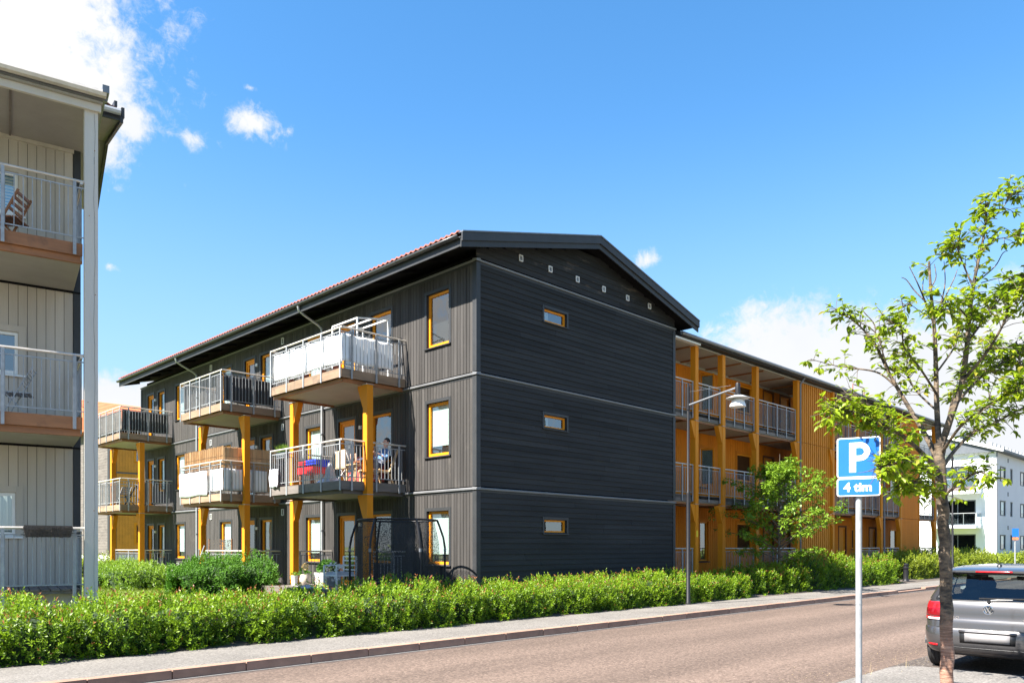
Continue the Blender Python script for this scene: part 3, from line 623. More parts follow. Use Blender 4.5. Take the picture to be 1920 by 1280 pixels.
def post(x, y, z0, z1, s, parent, br, m='ochre', brs=()):   # br: direction of the braces
    b = MB(); b.box((x - s / 2, y - s / 2, z0), (x + s / 2, y + s / 2, z1)); p = b.build('post', m, parent)
    for zt in brs:
        d = Vector((*br, 0)); F = Frame((x, y, 0), d, (d.y, -d.x, 0)); t = s / 2 - .012
        b = MB(); b.prism(F, [(s / 2, zt), (s / 2, zt - .62), (s / 2 + .05, zt - .55), (s / 2 + .26, zt - .06), (s / 2 + .26, zt)], -t, t); b.build('brace', m, p)
        b = MB(); b.fbox(F, -s / 2 - .02, s / 2 + .02, -s / 2 - .02, s / 2 + .02, zt - .0, zt + .015); b.build('bracket', 'galv', p)
    return p
BAL = {}
for nm, ya, yb in (('A', 17.28, 21.0), ('B', 24.18, 27.42), ('C', 33.35, 36.6)):
    for fi in (1, 2): BAL[nm, fi] = balcony(ya, yb, FLO[fi], nm != 'C', 'wood_grey' if (nm, fi) == ('A', 1) else 'wood_fascia')
    for y, d in ((ya - .03, (0, 1)), (yb + .05, (0, -1))): post(11.88, y, .38, FLO[2] - .34, .19, BLD, d, brs=(FLO[1] - .345, FLO[2] - .345))
# ground floor: terraces with rails at the sides
for ya, yb in ((17.28, 21.0), (24.18, 27.42), (33.35, 36.6)):
    b = MB(); b.box((U0 - 1.35 if ya > 20 else U0 - .19, ya, .30), (U0 - .02, yb, .52)); t = b.build('terrace', 'wood_grey', BLD)
    for y in (ya, yb): railing((U0 - 1.18, y), (U0 - .05, y), .52, t, [.06, .75], ya < 20, out=.02)
    if ya > 20: railing((U0 - 1.2, yb), (U0 - 1.2, ya), .52, t, [.06, (yb - ya) / 2, yb - ya - .06], False)
# ------------------------------------------------------------------ ochre gallery building
GV = 14.62; GW_ = 16.2; GFL = [.60, 3.47, 6.33]; GEND = 49.6
GAL = thing('gallery_building', 'ochre timber building with open access galleries behind the dark gable', 'building', (U1, GV, 0))
FW = Frame((0, GW_, 0), (1, 0, 0), (0, -1, 0)); FB = Frame((0, GV, 0), (1, 0, 0), (0, -1, 0))
b = MB(); b.box((U1 + .06, GW_ + .13, .3), (GEND - .3, GW_ + 8.5, 8.6)); b.build('core_wall', 'dark_gap', GAL)
GOPS = {}   # openings of the gallery wall: (x0, x1, sill, head, kind)
def gx(px): t = (px - 960) / 1465; return GW_ * (1 + t) / (1 - t)
ops = []
for fi in range(3):
    f = GFL[fi]
    ops += [(26.45, 27.05, f + .55, f + 2.1, 'tall', fi), (29.3, 30.6, f + .95, f + 2.1, 'w', fi), (31.6, 32.45, f, f + 2.1, 'd', fi), (33.15, 34.05, f, f + 2.1, 'd', fi),
            (39.5, 40.35, f, f + 2.1, 'd', fi), (41.1, 41.8, f + 1.0, f + 2.05, 'w', fi), (43.5, 44.4, f, f + 2.1, 'd', fi), (46.6, 47.7, f + 1.0, f + 2.1, 'w', fi)]
bt = MB()
for fi in range(3):
    z0 = GFL[fi] - .05; z1 = GFL[fi] + 2.62 if fi < 2 else 8.6
    x = U1 + .65
    while x < GEND - .3:
        for p, q in spans(z0, z1, [(o[2] - .02, o[3]) for o in ops if o[5] == fi and o[0] < x + .13 and o[1] > x + .01]):
            bt.fbox(FW, x + .009, x + .131, -.03, 0, p, q)
        x += .14
wall = bt.build('gallery_wall', 'ochre_board', GAL, kind='stuff')
b = MB()
for fi in range(3): b.fbox(FW, U1 - .05, U1 + .64, -.03, .01, GFL[fi] - .05, GFL[fi] + 2.62)
b.build('dark_return', 'dark_v', GAL)
for a, c, h0, h1, k, fi in ops:
    if k == 'd': door(FW, a, c, h0, h1, GAL, leaf='ochre_frame', trim='dark_gap', glass=False)
    else: window(FW, a, c, h0, h1, GAL, blind=('blind', .9) if k == 'tall' and fi > 0 else None, trim='ochre_board', depth=.05, sill='dark_trim', tilt=.0)
# a casement standing open on the two upper floors
for fi in (1, 2):
    f = GFL[fi]; F2 = Frame((26.47, GW_ - .02, 0), (.35, -.93, 0), (-.93, -.35, 0))
    b = MB(); b.fbox(F2, 0, .52, -.03, .02, f + .6, f + .66); b.fbox(F2, 0, .52, -.03, .02, f + 1.95, f + 2.02); b.fbox(F2, 0, .06, -.03, .02, f + .66, f + 1.95); b.fbox(F2, .46, .52, -.03, .02, f + .66, f + 1.95)
    cs = b.build('open_casement', 'ochre_frame', GAL)
    b = MB(); b.fbox(F2, .06, .46, -.008, .0, f + .66, f + 1.95); b.build('pane', 'pane', cs)
    b = MB(); b.fbox(F2, .06, .46, -.018, -.012, f + .66, f + 1.95); b.build('blind', 'white_frame', cs)
PX = [23.50, 25.30, 27.80, 31.30]; PX2 = [37.6, 40.6]; BOX = [(31.42, 34.70), (43.4, 46.3)]
for x in PX + [34.80] + PX2 + [43.3, 48.9]: post(x, GV - .02, .3, 8.6, .2, GAL, (-1, 0), brs=(GFL[1] - .30, GFL[2] - .30))
# gallery floors
def floor(xa, xb, fi, single, cutp):
    z = GFL[fi]; b = MB(); b.box((xa, GV, z - .10), (xb, GW_ - .01, z)); fl = b.build('gallery_floor', 'wood_grey', GAL)
    b = MB(); b.box((xa, GV + .06, z - .24), (xb, GW_ - .012, z - .21)); b.build('soffit_panel', 'soffit', fl)
    xs = [xa] + [c for c in cutp if xa < c < xb] + [xb]
    for p, q in zip(xs, xs[1:]):
        p2 = p + (.11 if p in cutp else 0); q2 = q - (.11 if q in cutp else 0)
        piece('fascia_board', FB, p2, q2, -.06, .0, z - .22, z + .02, 'wood_grey', fl)
        piece('lower_fascia', FB, p2, q2, -.12, -.065, z - .30, z - .222, 'wood_brown', fl)
        n = max(2, int(round((q2 - p2) / .85)))
        railing((p2, GV - .02), (q2, GV - .02), z, fl, [.04 + i * (q2 - p2 - .08) / n for i in range(n + 1)], single, out=.02, below=.2)
    for c in np.arange(xa + 1.2, xb, 2.5): b = MB(); b.box((c, GV + .05, z - .30), (c + .08, GW_ - .02, z - .241)); b.build('joist', 'wood_brown', fl)
    return fl
for fi in (1, 2):
    for p, q in ((31.2, 34.8), (43.3, 46.3)):
        z = GFL[fi]; b = MB(); b.box((p, GV + .1, z - .24), (q, GW_ - .01, z)); b.build('gallery_floor', 'soffit', GAL)
    floor(U1 + .04, 31.2, fi, True, PX); floor(34.8, 43.3, fi, False, [34.8] + PX2 + [43.3]); floor(46.3, GEND, fi, False, [48.9])
b = MB(); b.box((U1 + .04, GV, .1), (GEND, GW_ - .01, GFL[0])); gf = b.build('ground_slab', 'concrete', GAL)
for p, q in ((U1 + .06, 23.38), (25.42, 27.68), (27.92, 31.2), (37.72, 40.48), (40.72, 43.18), (46.4, 48.78)): railing((p, GV - .02), (q, GV - .02), GFL[0], gf, [.05, (q - p) / 2, q - p - .05], False, out=.02, below=.1)
# boxed stair towers with vertical battens
for bi, (xa, xb) in enumerate(BOX):
    b = MB(); b.box((xa, GV + .02, .3), (xb, GV + .08, 8.6)); bx = b.build('stair_box', 'dark_gap', GAL)
    b = MB(); x = xa + .03
    while x < xb - .03:
        for z0, z1 in ((.35, 3.2), (3.22, 6.08), (6.1, 8.58)): b.fbox(FB, x, x + (.125 if bi == 0 else .155), -.03, .035, z0, z1)
        x += .20 if bi == 0 else .17
    b.build('batten_field', 'ochre' if bi == 0 else 'ochre_board', bx, kind='stuff')
    b = MB(); b.box((xa - .02, GV - .06, .3), (xa + .03, GV + .1, 8.6)); b.box((xb - .03, GV - .06, .3), (xb + .02, GV + .1, 8.6)); b.build('edge_board', 'ochre', bx)
# roof over the galleries
b = MB(); b.box((U1 + .02, GV - .06, 8.60), (GEND + .2, GW_ + .1, 8.64)); b.build('gallery_ceiling', 'soffit', GAL)
for c in list(np.arange(U1 + 1.3, GEND, 1.75)):
    b = MB(); b.box((c, GV + .02, 8.55), (c + .06, GW_ - .02, 8.599)); b.build('ceiling_joint', 'wood_brown', GAL)
b = MB(); b.box((U1 + .02, GW_ - .05, 8.52), (GEND - .2, GW_ - .005, 8.598)); b.build('cornice', 'soffit', GAL)
b = MB(); b.prism(Frame((U1 + .3, 0, 0), (0, 1, 0), (1, 0, 0)), [(GV - .30, 8.66), (GV - .30, 8.84), (GV + 5.2, 10.1), (GV + 9.6, 8.9), (GV + 9.6, 8.66)], 0, GEND - U1); rf = b.build('roof', 'dark_trim', GAL)
b = MB(); b.box((U1 + .02, GV - .26, 8.60), (U1 + 1.55, GV - .1, 8.66)); b.build('eave_board', 'white_frame', rf)
b = MB(); b.tube([(U1 + .2, GV - .37, 8.76), (GEND + .3, GV - .37, 8.76)], .065, 8); b.build('gutter', 'pipe', rf, smooth=True)
for x in (31.43, 40.85):
    b = MB(); b.tube([(x, GV - .33, 8.7), (x, GV - .14, 8.45), (x, GV - .14, .3)], .042, 8); b.build('downpipe', 'pipe', GAL, smooth=True)
b = MB(); b.tube([(38.0, GV + .3, 8.9), (38.0, GV + .3, 9.5), (39.4, GV + .3, 9.5), (39.4, GV + .3, 8.95)], .025, 6); b.build('roof_ladder', 'tile_red', rf)
b = MB(); b.fbox(Frame((23.5, GV - .12, 0), (1, 0, 0), (0, -1, 0)), -.05, .05, 0, .008, 2.05, 2.27); b.build('notice_tag', 'yellow_tag', GAL)

# ------------------------------------------------------------------ pale grey house at the left edge
GA = Vector((.9782, -.2080, 0)); GN = Vector((-.2080, -.9782, 0)); GP = Vector((4.27, 14.26, 0))
FP = Frame(GP, GA, GN); FPW = Frame(GP - GN * 1.8, GA, GN); PFL = [.98, 3.85, 6.74]
GRY = thing('grey_house', 'pale grey board clad house with balconies and a square corner post at the left edge', 'building', tuple(GP))
b = MB(); b.fbox(FPW, -4, -.13, -4.2, -.28, .3, 9.75); b.build('core_wall', 'backing', GRY)
b = MB(); b.fbox(FPW, -4, -.10, -4.2, .0, .2, .9); b.build('plinth', 'concrete', GRY)
gw = MB(); gw.fbox(FPW, -4, -.14, -.24, -.22, .9, 9.2); gw = gw.build('front_wall', 'backing', GRY)
GWIN = [(-2.0, -1.0, 7.66, 8.42), (-2.0, -1.0, 4.80, 5.56), (-2.0, -1.04, 1.90, 2.68)]
for fi, (z0, z1) in enumerate(((.95, 3.55), (3.8, 6.42), (6.68, 9.02))):
    u = -.145
    while u > -3.9:
        g = GWIN[2 - fi]
        for p, q in spans(z0, z1, [(g[2], g[3])] if g[0] < u - .01 and g[1] > u - .13 else []): piece('board', FPW, u - .1405, u - .0035, -.03, random.uniform(0, .003), p, q, 'grey_board', gw)
        u -= .144
for g, bl in zip(GWIN, ('blind_blue', None, 'curtain')):
    w = window(FPW, g[0], g[1], g[2], g[3], GRY, frame='white_frame', trim='grey_board', depth=.03, trimw=.11, fw=.06, sill='white_frame', blind=(bl, 1.0) if bl else None)
    if bl == 'blind_blue':
        for q in range(11): piece('slat', FPW, g[0] + .07, g[1] - .07, -.095, -.085, g[2] + .08 + q * .056, g[2] + .118 + q * .056, 'white_frame', w)
b = MB(); b.fbox(FPW, -.14, -.02, -.3, .015, .3, 9.1); b.build('corner_strip', 'dark_trim', GRY)
b = MB(); b.fbox(FP, -.10, .10, -.10, .10, .1, 9.06); cp = b.build('post', 'grey_post', GRY)
b = MB(); pts = [FP.p(.045 + .006 * math.sin(z * 3.1) + .004 * math.sin(z * 9), .1005, z) for z in np.arange(.4, 9.0, .12)]
for p, q in zip(pts, pts[1:]): b.bar(p, q, .006, .002)
b.build('drying_crack', 'backing', cp)
for z, h in ((2.3, .04), (4.1, -.05), (5.9, .06), (7.2, -.03), (8.3, .05)):
    b = MB(); b.fbox(FP, h - .007, h + .007, .1, .102, z, z + .014); b.build('knot', 'wood_brown', cp)
for fi in range(3):
    z = PFL[fi]; b = MB()
    b.fbox(FP, -4, -.14, -1.78, -.04, z - .05, z); dk = b.build('balcony', 'wood_grey', GRY)
    if fi == 0:
        for q in range(26): piece('deck_board', FP, -.28 - q * .145, -.15 - q * .145, -1.75, -.02, z + .001, z + .022, 'wood_grey', dk)
        b = MB(); b.fbox(FP, -4, -.14, -1.7, -.25, .3, z - .06); b.build('deck_base', 'concrete', dk)
    else:
        piece('fascia_board', FP, -4, -.12, -.04, .0, z - .19, z + .01, 'wood_brown', dk); piece('lower_fascia', FP, -4, -.12, -.12, -.05, z - .30, z - .192, 'wood_brown', dk)
        b = MB(); b.fbox(FP, -4, -.14, -1.78, -.13, z - .29, z - .26); b.build('soffit_panel', 'grey_soffit', dk)
        b = MB(); b.fbox(FPW, -4, -.02, -.02, .03, z - .33, z - .30); b.build('edge_strip', 'backing', dk)
    p0 = FP.p(-3.98, .03, 0); p1 = FP.p(-.08, .03, 0)
    railing(p0.xy, p1.xy, z, dk, [3.9 - .16, 3.9 - 1.16, 3.9 - 2.16, 3.9 - 3.16], True, h=1.03, below=.2 if fi else .45, out=.02, step=.125)
    p0 = FP.p(-.14, .03, 0); p1 = FP.p(-.14, -1.7, 0); railing(p0.xy, p1.xy, z, dk, [.1, 1.6], True, h=1.0, step=.16)
b = MB(); b.fbox(FP, -4, .16, -1.85, .22, 9.07, 9.12); br = b.build('balcony_roof', 'grey_soffit', GRY)
b = MB(); b.fbox(FP, -4, .14, .10, .16, 8.95, 9.068); b.build('edge_beam', 'grey_post', br)
for u in (-1.15, -2.4): b = MB(); b.fbox(FP, u, u + .03, -1.8, .09, 9.045, 9.069); b.build('panel_joint', 'wood_grey', br)
b = MB(); b.fbox(FP, -4, .2, -1.8, .2, 9.121, 9.2); b.fbox(FP, -4, .22, .2, .26, 9.1, 9.26); b.build('roof_edge', 'pipe', br)
b = MB(); b.tube([FP.p(-4, .32, 9.18), FP.p(.2, .32, 9.18)], .07, 8); b.build('gutter', 'handrail', br, smooth=True)
b = MB(); b.fbox(FP, .14, .24, .05, .40, 9.18, 9.3); b.build('gutter_end', 'pipe', br)
b = MB(); b.fbox(FPW, -4, -.13, -.02, .03, 9.0, 9.068); b.build('cornice', 'handrail', br)
# main roof rising behind the balcony roof
s20 = math.tan(math.radians(15)); FE = Frame(FPW.p(-4, 0, 0), -GN, GA)     # u backwards, w along the front
b = MB(); b.prism(FE, [(-.35, 9.72), (-.35, 9.86), (2.2, 9.86 + 2.55 * s20), (4.6, 9.9), (4.6, 9.76), (2.2, 9.72 + 2.55 * s20)], 0, 4.62); mr_ = b.build('roof', 'grey_soffit', GRY)
for off0, off1, w0 in ((.10, .20, 4.50), (-.08, .11, 4.622), (-.18, -.06, 4.60)):
    b = MB(); b.prism(FE, [(-.42, 9.80 + off0), (2.2, 9.80 + off0 + 2.62 * s20), (4.6, 9.84 + off0), (4.6, 9.84 + off1), (2.2, 9.80 + off1 + 2.62 * s20), (-.42, 9.80 + off1)], w0, w0 + .05); b.build('verge_board', 'dark_trim', mr_)
P = [[FE.p(-.42 + .0 + r * .35, q * .04, 9.90 + r * .35 * s20 + .03 * max(-.3, math.sin(q * math.pi / 3))) for q in range(114)] for r in range(8)]
b = MB(); b.grid(P); b.build('tile_field', 'tile_red', mr_, kind='stuff')
b = MB(); b.tube([FE.p(-.48, 0, 9.78), FE.p(-.48, 4.6, 9.78)], .06, 8); b.build('gutter', 'pipe_light', mr_, smooth=True)
b = MB(); b.prism(FE, [(-.40, 9.66), (-.40, 9.84), (-.36, 9.84), (-.36, 9.66)], 0, 4.6); b.build('fascia', 'dark_trim', mr_)

# ------------------------------------------------------------------ ochre house far behind, left
OH = thing('ochre_house', 'far orange and grey timber house with red tiled roof behind the left balconies', 'building', (18.9, 58.9, 0))
FO = Frame((0, 58.9, 0), (1, 0, 0), (0, -1, 0)); FO2 = Frame((18.9, 0, 0), (0, 1, 0), (-1, 0, 0))
b = MB(); b.box((18.95, 58.95, .4), (32, 74, 10.6)); b.build('core_wall', 'backing', OH)
b = MB(); b.box((18.92, 58.92, .3), (32, 74, 1.15)); b.build('plinth', 'white_paint', OH)
FH = [1.2, 4.15, 7.05]; owin = [(20.6, 22.3, f + .75, f + 2.15) for f in FH] + [(24.5, 26.0, f + .75, f + 2.15) for f in FH]
b = MB(); x = 19.3
while x < 31:
    for i in range(3):
        for p, q in spans(FH[i] - .02, FH[i] + 2.8, [(g[2], g[3]) for g in owin if g[0] < x + .2 and g[1] > x]): b.fbox(FO, x, x + .19, -.02, .0, p, q)
    x += .2
b.build('orange_cladding', 'orange_board', OH, kind='stuff')
b = MB(); z = 1.15
while z < 10.2: b.fbox(FO2, 59.3, 73, -.02, .02, z, z + .19); z += .2
b.build('grey_cladding', 'wood_grey', OH, kind='stuff')
b = MB(); b.box((18.86, 58.86, 1.15), (19.3, 58.9, 10.2)); b.build('corner_board', 'dark_trim', OH)
b = MB(); b.box((18.84, 58.9, 1.15), (18.88, 59.3, 10.2)); b.build('corner_board', 'dark_trim', OH)
for f in FH[1:]: b = MB(); b.fbox(FO, 19, 31, 0, .05, f - .12, f - .04); b.build('string_course', 'slate', OH)
for i, g in enumerate(owin): window(FO, *g, OH, blind=('blind', .6 if i % 2 else .9), depth=.02, trim='ochre_frame', trimw=.1, fw=.07, frame='ochre_frame', sill='ochre_frame')
b = MB(); b.prism(Frame((18.3, 0, 0), (0, 1, 0), (1, 0, 0)), [(58.2, 10.15), (58.2, 10.4), (66.5, 13.1), (74.6, 10.4), (74.6, 10.15)], 0, 14.3); rf = b.build('roof', 'tile_orange', OH)
b = MB()
for r in range(12):
    y = 58.15 + r * .68; z = 10.42 + r * .221; b.add([(18.3, y, z + .05), (32.6, y, z + .05), (32.6, y + .7, z + .25), (18.3, y + .7, z + .25), (18.3, y, z - .02), (32.6, y, z - .02)], [(0, 1, 2, 3), (4, 5, 1, 0)])
b.build('tile_field', 'tile_orange', rf, kind='stuff')

# ------------------------------------------------------------------ white rendered block far right
WH = thing('white_block', 'white rendered apartment block with grey metal roof and glazed balconies', 'building', (74.5, 17.5, 0))
FA = Frame((74.5, 0, 0), (0, 1, 0), (-1, 0, 0)); FC = Frame((0, 17.5, 0), (1, 0, 0), (0, -1, 0))
b = MB(); b.box((74.65, 17.65, .2), (112, 29.5, 9.5)); b.build('core_wall', 'backing', WH)
wf = [.6, 3.5, 6.4]
def rendered(F, u0, u1, openings, name, m):
    b = MB(); us = sorted({u0, u1, *[o[0] for o in openings], *[o[1] for o in openings]})
    for p, q in zip(us, us[1:]):
        for h0, h1 in spans(.3, 9.62, [(o[2], o[3]) for o in openings if o[0] < (p + q) / 2 < o[1]]): b.fbox(F, p, q, -.14, 0, h0, h1)
    return b.build(name, m, WH)
go = []; ro = []
for f in wf:
    go += [(19.0, 21.4, f + .1, f + 2.2), (24.6, 27.0, f + .1, f + 2.2)]
    for x in (75.7, 82.6, 89.5, 96.4): ro += [(x, x + 2.0, f + .85, f + 2.15), (x + 3.4, x + 4.3, f + .85, f + 2.15)]
ro = [(a, c, h0, h1) for a, c, h0, h1 in ro]
rendered(FA, 17.5, 29.3, go, 'gable_wall', 'render_white'); rendered(FC, 74.64, 112, ro, 'street_wall', 'render_shaded')
for g in go: window(FA, *g, WH, frame='slate', trim=None, depth=.1, fw=.1, mull=(g[0] + g[1]) / 2 + .2)
for g in ro: window(FC, *g, WH, frame='slate', trim=None, depth=.08, fw=.09, mull=(g[0] + .6) if g[1] - g[0] > 1.5 else None, blind=('blind', .7))
for x in (78.2, 85.1, 92.0):
    for f in wf: b = MB(); b.fbox(FC, x, x + .25, 0, .03, f + 2.6, f + 2.95); b.build('air_vent', 'slate', WH)
for f in wf[1:]:
    for y in (18.6, 24.2):
        b = MB(); b.fbox(FA, y, y + 3.6, 0, 1.6, f - .22, f); bal = b.build('balcony', 'render_white', WH)
        b = MB(); b.fbox(FA, y, y + 3.6, 1.57, 1.6, f + .02, f + 1.0); b.fbox(FA, y, y + .03, 0, 1.57, f + .02, f + 1.0); b.build('balustrade_panel', 'pane', bal)
        b = MB(); b.fbox(FA, y, y + 3.6, 1.56, 1.61, f + 1.0, f + 1.05); b.fbox(FA, y, y + .04, 0, 1.56, f + 1.0, f + 1.05); b.build('handrail', 'galv', bal)
        for q in range(5): piece('rail_post', FA, y + q * .89, y + q * .89 + .04, 1.55, 1.6, f, f + 1.0, 'galv', bal)
b = MB(); b.prism(Frame((74.0, 0, 0), (0, 1, 0), (1, 0, 0)), [(16.9, 9.62), (16.9, 9.8), (23.4, 12.1), (29.9, 9.8), (29.9, 9.62)], .12, 39); rf = b.build('roof', 'slate', WH)
b = MB(); b.prism(Frame((74.0, 0, 0), (0, 1, 0), (1, 0, 0)), [(17.4, 9.6), (23.4, 11.85), (29.4, 9.6)], .3, .62); b.build('gable_peak', 'render_white', WH)
b = MB(); b.prism(Frame((73.9, 0, 0), (0, 1, 0), (1, 0, 0)), [(16.85, 9.55), (16.85, 9.78), (23.4, 12.08), (29.95, 9.78), (29.95, 9.55), (23.4, 11.8)], .0, .1); b.build('verge_board', 'white_frame', rf)
for q in range(60): piece('roof_seam', Frame((75 + q * .62, 16.9, 9.8), (1, 0, 0), (0, -1, 0)), 0, .04, -.02, .0, 0, .03, 'pipe', rf)
for q in range(28): b = MB(); x = 75 + q * 1.25; b.box((x, 17.9, 10.14), (x + .3, 18.2, 10.5)); b.build('snow_stop', 'galv', rf)
b = MB(); b.box((83, 22.5, 11.6), (85, 23.6, 12.7)); b.build('chimney', 'pipe', rf)
b = MB(); b.tube([(74.42, 17.42, 9.6), (74.42, 17.42, .5)], .06, 8); b.build('downpipe', 'pipe', WH)
# ------------------------------------------------------------------ hedges and shrubs
def noise1(x, seed):
    r = np.random.default_rng(seed); out = np.zeros_like(x)
    for k in range(7):
        f = .35 * 1.7 ** k; out += np.sin(x * f * 2 + r.uniform(0, 6.28)) / (1 + .6 * k)
    return out / 3
def hedge(name, label, u0, u1, v0, v1, h, dens, size, m='leaf_hedge', seed=1, red=True, zb=.12, fl=0, groundv=None, group=None):
    root = thing(name, label, 'hedge' if 'hedge' in name else 'bush', ((u0 + u1) / 2, (v0 + v1) / 2, zb), group)
    L = u1 - u0; wv = (v1 - v0) / 2; vc = (v0 + v1) / 2
    K = 9; N = int(L * (h * 1.6 + 2 * wv) * dens / K)
    def ends(u): return np.clip(np.minimum(u - u0, u1 - u) / .55, 0.02, 1) ** .5
    def shrubs(u): return .70 + .42 * np.sqrt(np.abs(np.sin(math.pi * u / 1.15 + 1.1 * noise1(u * .5, seed + 5)))) + .20 * noise1(u * 1.1, seed)
    u = rng.uniform(u0, u1, N); a = rng.uniform(-.08, 1.08, N) * math.pi      # 0 = street side, pi = back
    lump = shrubs(u) + .12 * noise1(u * 3.1 + a * 2.3, seed + 1)
    pocket = noise1(u * 6.5 - a * 4, seed + 2) + noise1(u * 5 + a * 7, seed + 3)
    ca, sa = np.cos(a), np.sin(a); e = .55; px = np.sign(ca) * np.abs(ca) ** e; pz = np.sign(sa) * np.abs(sa) ** .75
    E = ends(u); rr = rng.beta(7, 1.3, N) * .98 + np.clip(pocket * .14, -.26, .08)
    v = vc - px * wv * rr * lump * (.4 + .6 * E); zt = h * np.clip(pz, 0, 1) * rr * lump * (.55 + .45 * E)
    low = rng.random(N) < .34; zt = np.where(low, h * rng.uniform(.04, .8, N), zt); v = np.where(low, vc - np.sign(ca) * wv * rr * lump * (.4 + .6 * E) * rng.uniform(.9, 1.0, N), v)
    C0 = np.stack([u, v, zb + zt], 1)
    out = np.stack([rng.normal(0, .45, N), -px * .9, pz * .8 + .25], 1)
    SD = out * .7 + rvec(N) * .55 + np.array([-.15, 0, .5]); SD /= np.linalg.norm(SD, axis=1, keepdims=True); sl_ = size * rng.uniform(1.3, 2.6, N)
    bright = np.clip(rng.normal(.42, .2, N) + .30 * (zt / h - .55) + .38 * pocket, 0, .8)  # shade put into leaf tone: darker in hollows, lighter towards the top
    C = []; D = []; Ls = []; val = []; Nn = []
    for k in range(K):
        t = k / (K - 1); ang = k * 2.4 + rng.uniform(0, 6.28, N)[:] * .0 + (u * 97 % 6.28)
        s1 = np.cross(SD, np.array([.3, .2, 1.])); s1 /= np.linalg.norm(s1, axis=1, keepdims=True); s2 = np.cross(SD, s1); per = s1 * np.cos(ang)[:, None] + s2 * np.sin(ang)[:, None]
        C.append(C0 + SD * (sl_ * t)[:, None]); D.append(SD * (.45 + .5 * t) + per * (1.0 - .5 * t) + rvec(N) * .2); Nn.append(SD * .8 - per * .4 + rvec(N) * .35)
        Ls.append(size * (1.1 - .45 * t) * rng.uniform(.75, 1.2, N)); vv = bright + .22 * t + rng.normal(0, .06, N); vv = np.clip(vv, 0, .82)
        if red: vv = np.where((t > .7) & (zt > h * .55) & (u * 131 % 1 < .16), .97, vv); vv = np.where((t > .85) & (u * 57 % 1 < .06), .97, vv)
        val.append(vv)
    C = np.concatenate(C); D = np.concatenate(D); Ls = np.concatenate(Ls); val = np.concatenate(val); Nn = np.concatenate(Nn)
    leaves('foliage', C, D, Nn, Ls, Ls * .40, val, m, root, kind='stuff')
    out = np.tile(out, (K, 1)); rr = np.tile(rr, K); N = len(C)
    # upright new shoots standing above the clipped top
    M = int(L * 16); us = rng.uniform(u0, u1, M); vs = vc + rng.uniform(-.9, .9, M) * wv; top = h * shrubs(us) * (.55 + .45 * ends(us)) * (1 - .35 * np.abs((vs - vc) / wv) ** 3)
    hh = rng.uniform(.04, .17, M) * (1 if red else .5); K = 9; C2 = []; D2 = []; V2 = []
    stems = MB(); dx = rng.normal(0, .25, (M, 2))
    for i in range(M):
        p = np.array([us[i], vs[i], zb + top[i] - .08]); q = p + np.array([dx[i, 0] * hh[i], dx[i, 1] * hh[i], hh[i] + .08])
        for k in range(K):
            t = .3 + .7 * k / K; C2.append(p + (q - p) * t); D2.append(rng.normal(size=3) * .7 + np.array([0, 0, .8])); V2.append(.97 if red and t > .72 and i % 3 else rng.uniform(.3, .8))
    leaves('shoots', np.array(C2), np.array(D2), rvec(len(C2)), np.full(len(C2), size * .85), np.full(len(C2), size * .33), np.array(V2), m, root, kind='stuff')
    # opaque hull inside the leaves, its dark colour standing for inner shade
    b = MB(); P = []
    for uu in np.linspace(u0 + .12, u1 - .12, int(L * 5) + 2):
        en = float(ends(np.array([uu]))[0]); lu = float(shrubs(np.array([uu]))[0]); row = []
        for aa in np.linspace(0, math.pi, 11):
            c, s_ = math.cos(aa), math.sin(aa); q = .74 + random.uniform(-.05, .05)
            row.append((uu, vc - math.copysign(abs(c) ** e, c) * wv * q * lu * (.4 + .6 * en), zb - .05 + h * abs(s_) ** .75 * q * lu * (.55 + .45 * en)))
        P.append(row)
    b.grid(P); b.build('shade_core', 'core', root, smooth=True)
    b = MB(); r = random.Random(seed)
    for k in range(int(L * 7)):
        x = r.uniform(u0 + .1, u1 - .1); y = vc + r.uniform(-1, .6) * wv * .8; b.tube([(x, y, zb - .05), (x + r.uniform(-.1, .1), y + r.uniform(-.15, .05), zb + h * .55)], [.009, .004], 4, False)
    b.build('stems', 'twig', root, kind='stuff')
    if fl:
        M = int(N * fl); i = rng.choice(N, M, replace=False); keep = rr[i] > .80; i = i[keep]; i = np.repeat(i, 4); C3 = C[i] + out[i] * .03 + rng.normal(0, .02, (len(i), 3))
        leaves('blossom', C3, out[i] + rvec(len(i)) * .8, out[i] + rvec(len(i)) * .4, np.full(len(i), .028), np.full(len(i), .026), rng.random(len(i)) * .8, 'petal', root, kind='stuff')
    return root
hedge('hedge', 'long clipped green hedge with reddish shoot tips along the pavement below the dark building', 1.2, 23.2, 12.02, 13.7, .74, 3200, .066, seed=3)
hedge('hedge', 'rounded bright green hedge just right of the street lamp below the small tree', 23.4, 27.7, 12.25, 13.9, .88, 2100, .08, seed=9)
hedge('hedge', 'bushy hedge between the small tree and the black bollard', 27.9, 36.4, 12.2, 14.0, 1.12, 1500, .085, seed=15)
hedge('hedge', 'yellow green hedge right of the black bollard, behind the tree trunk', 38.6, 53.5, 12.6, 14.4, 1.25, 900, .11, 'leaf_hedge_y', seed=21, red=False)
hedge('hedge', 'low yellow flowering ground hedge at the foot of the white block', 58, 82, 14.5, 16.5, .8, 240, .2, 'leaf_hedge_y', seed=27, red=False)
hedge('flowering_bush', 'dark green bush dotted with white blossom in front of the middle balcony post', 8.75, 11.5, 20.9, 23.1, .92, 2200, .085, 'leaf_dark', seed=31, red=False, zb=.36, fl=.008)
hedge('flowering_bush', 'green bush with white blossom beside the grey corner post', 8.2, 10.6, 25.2, 28.2, .78, 2000, .08, 'leaf_small', seed=33, red=False, zb=.36, fl=.01)
hedge('garden_bush', 'yellow green shrub bed below the far left balconies', 10.0, 13.0, 37.5, 41, .9, 900, .09, 'leaf_hedge_y', seed=35, red=False, zb=.36, fl=.01)
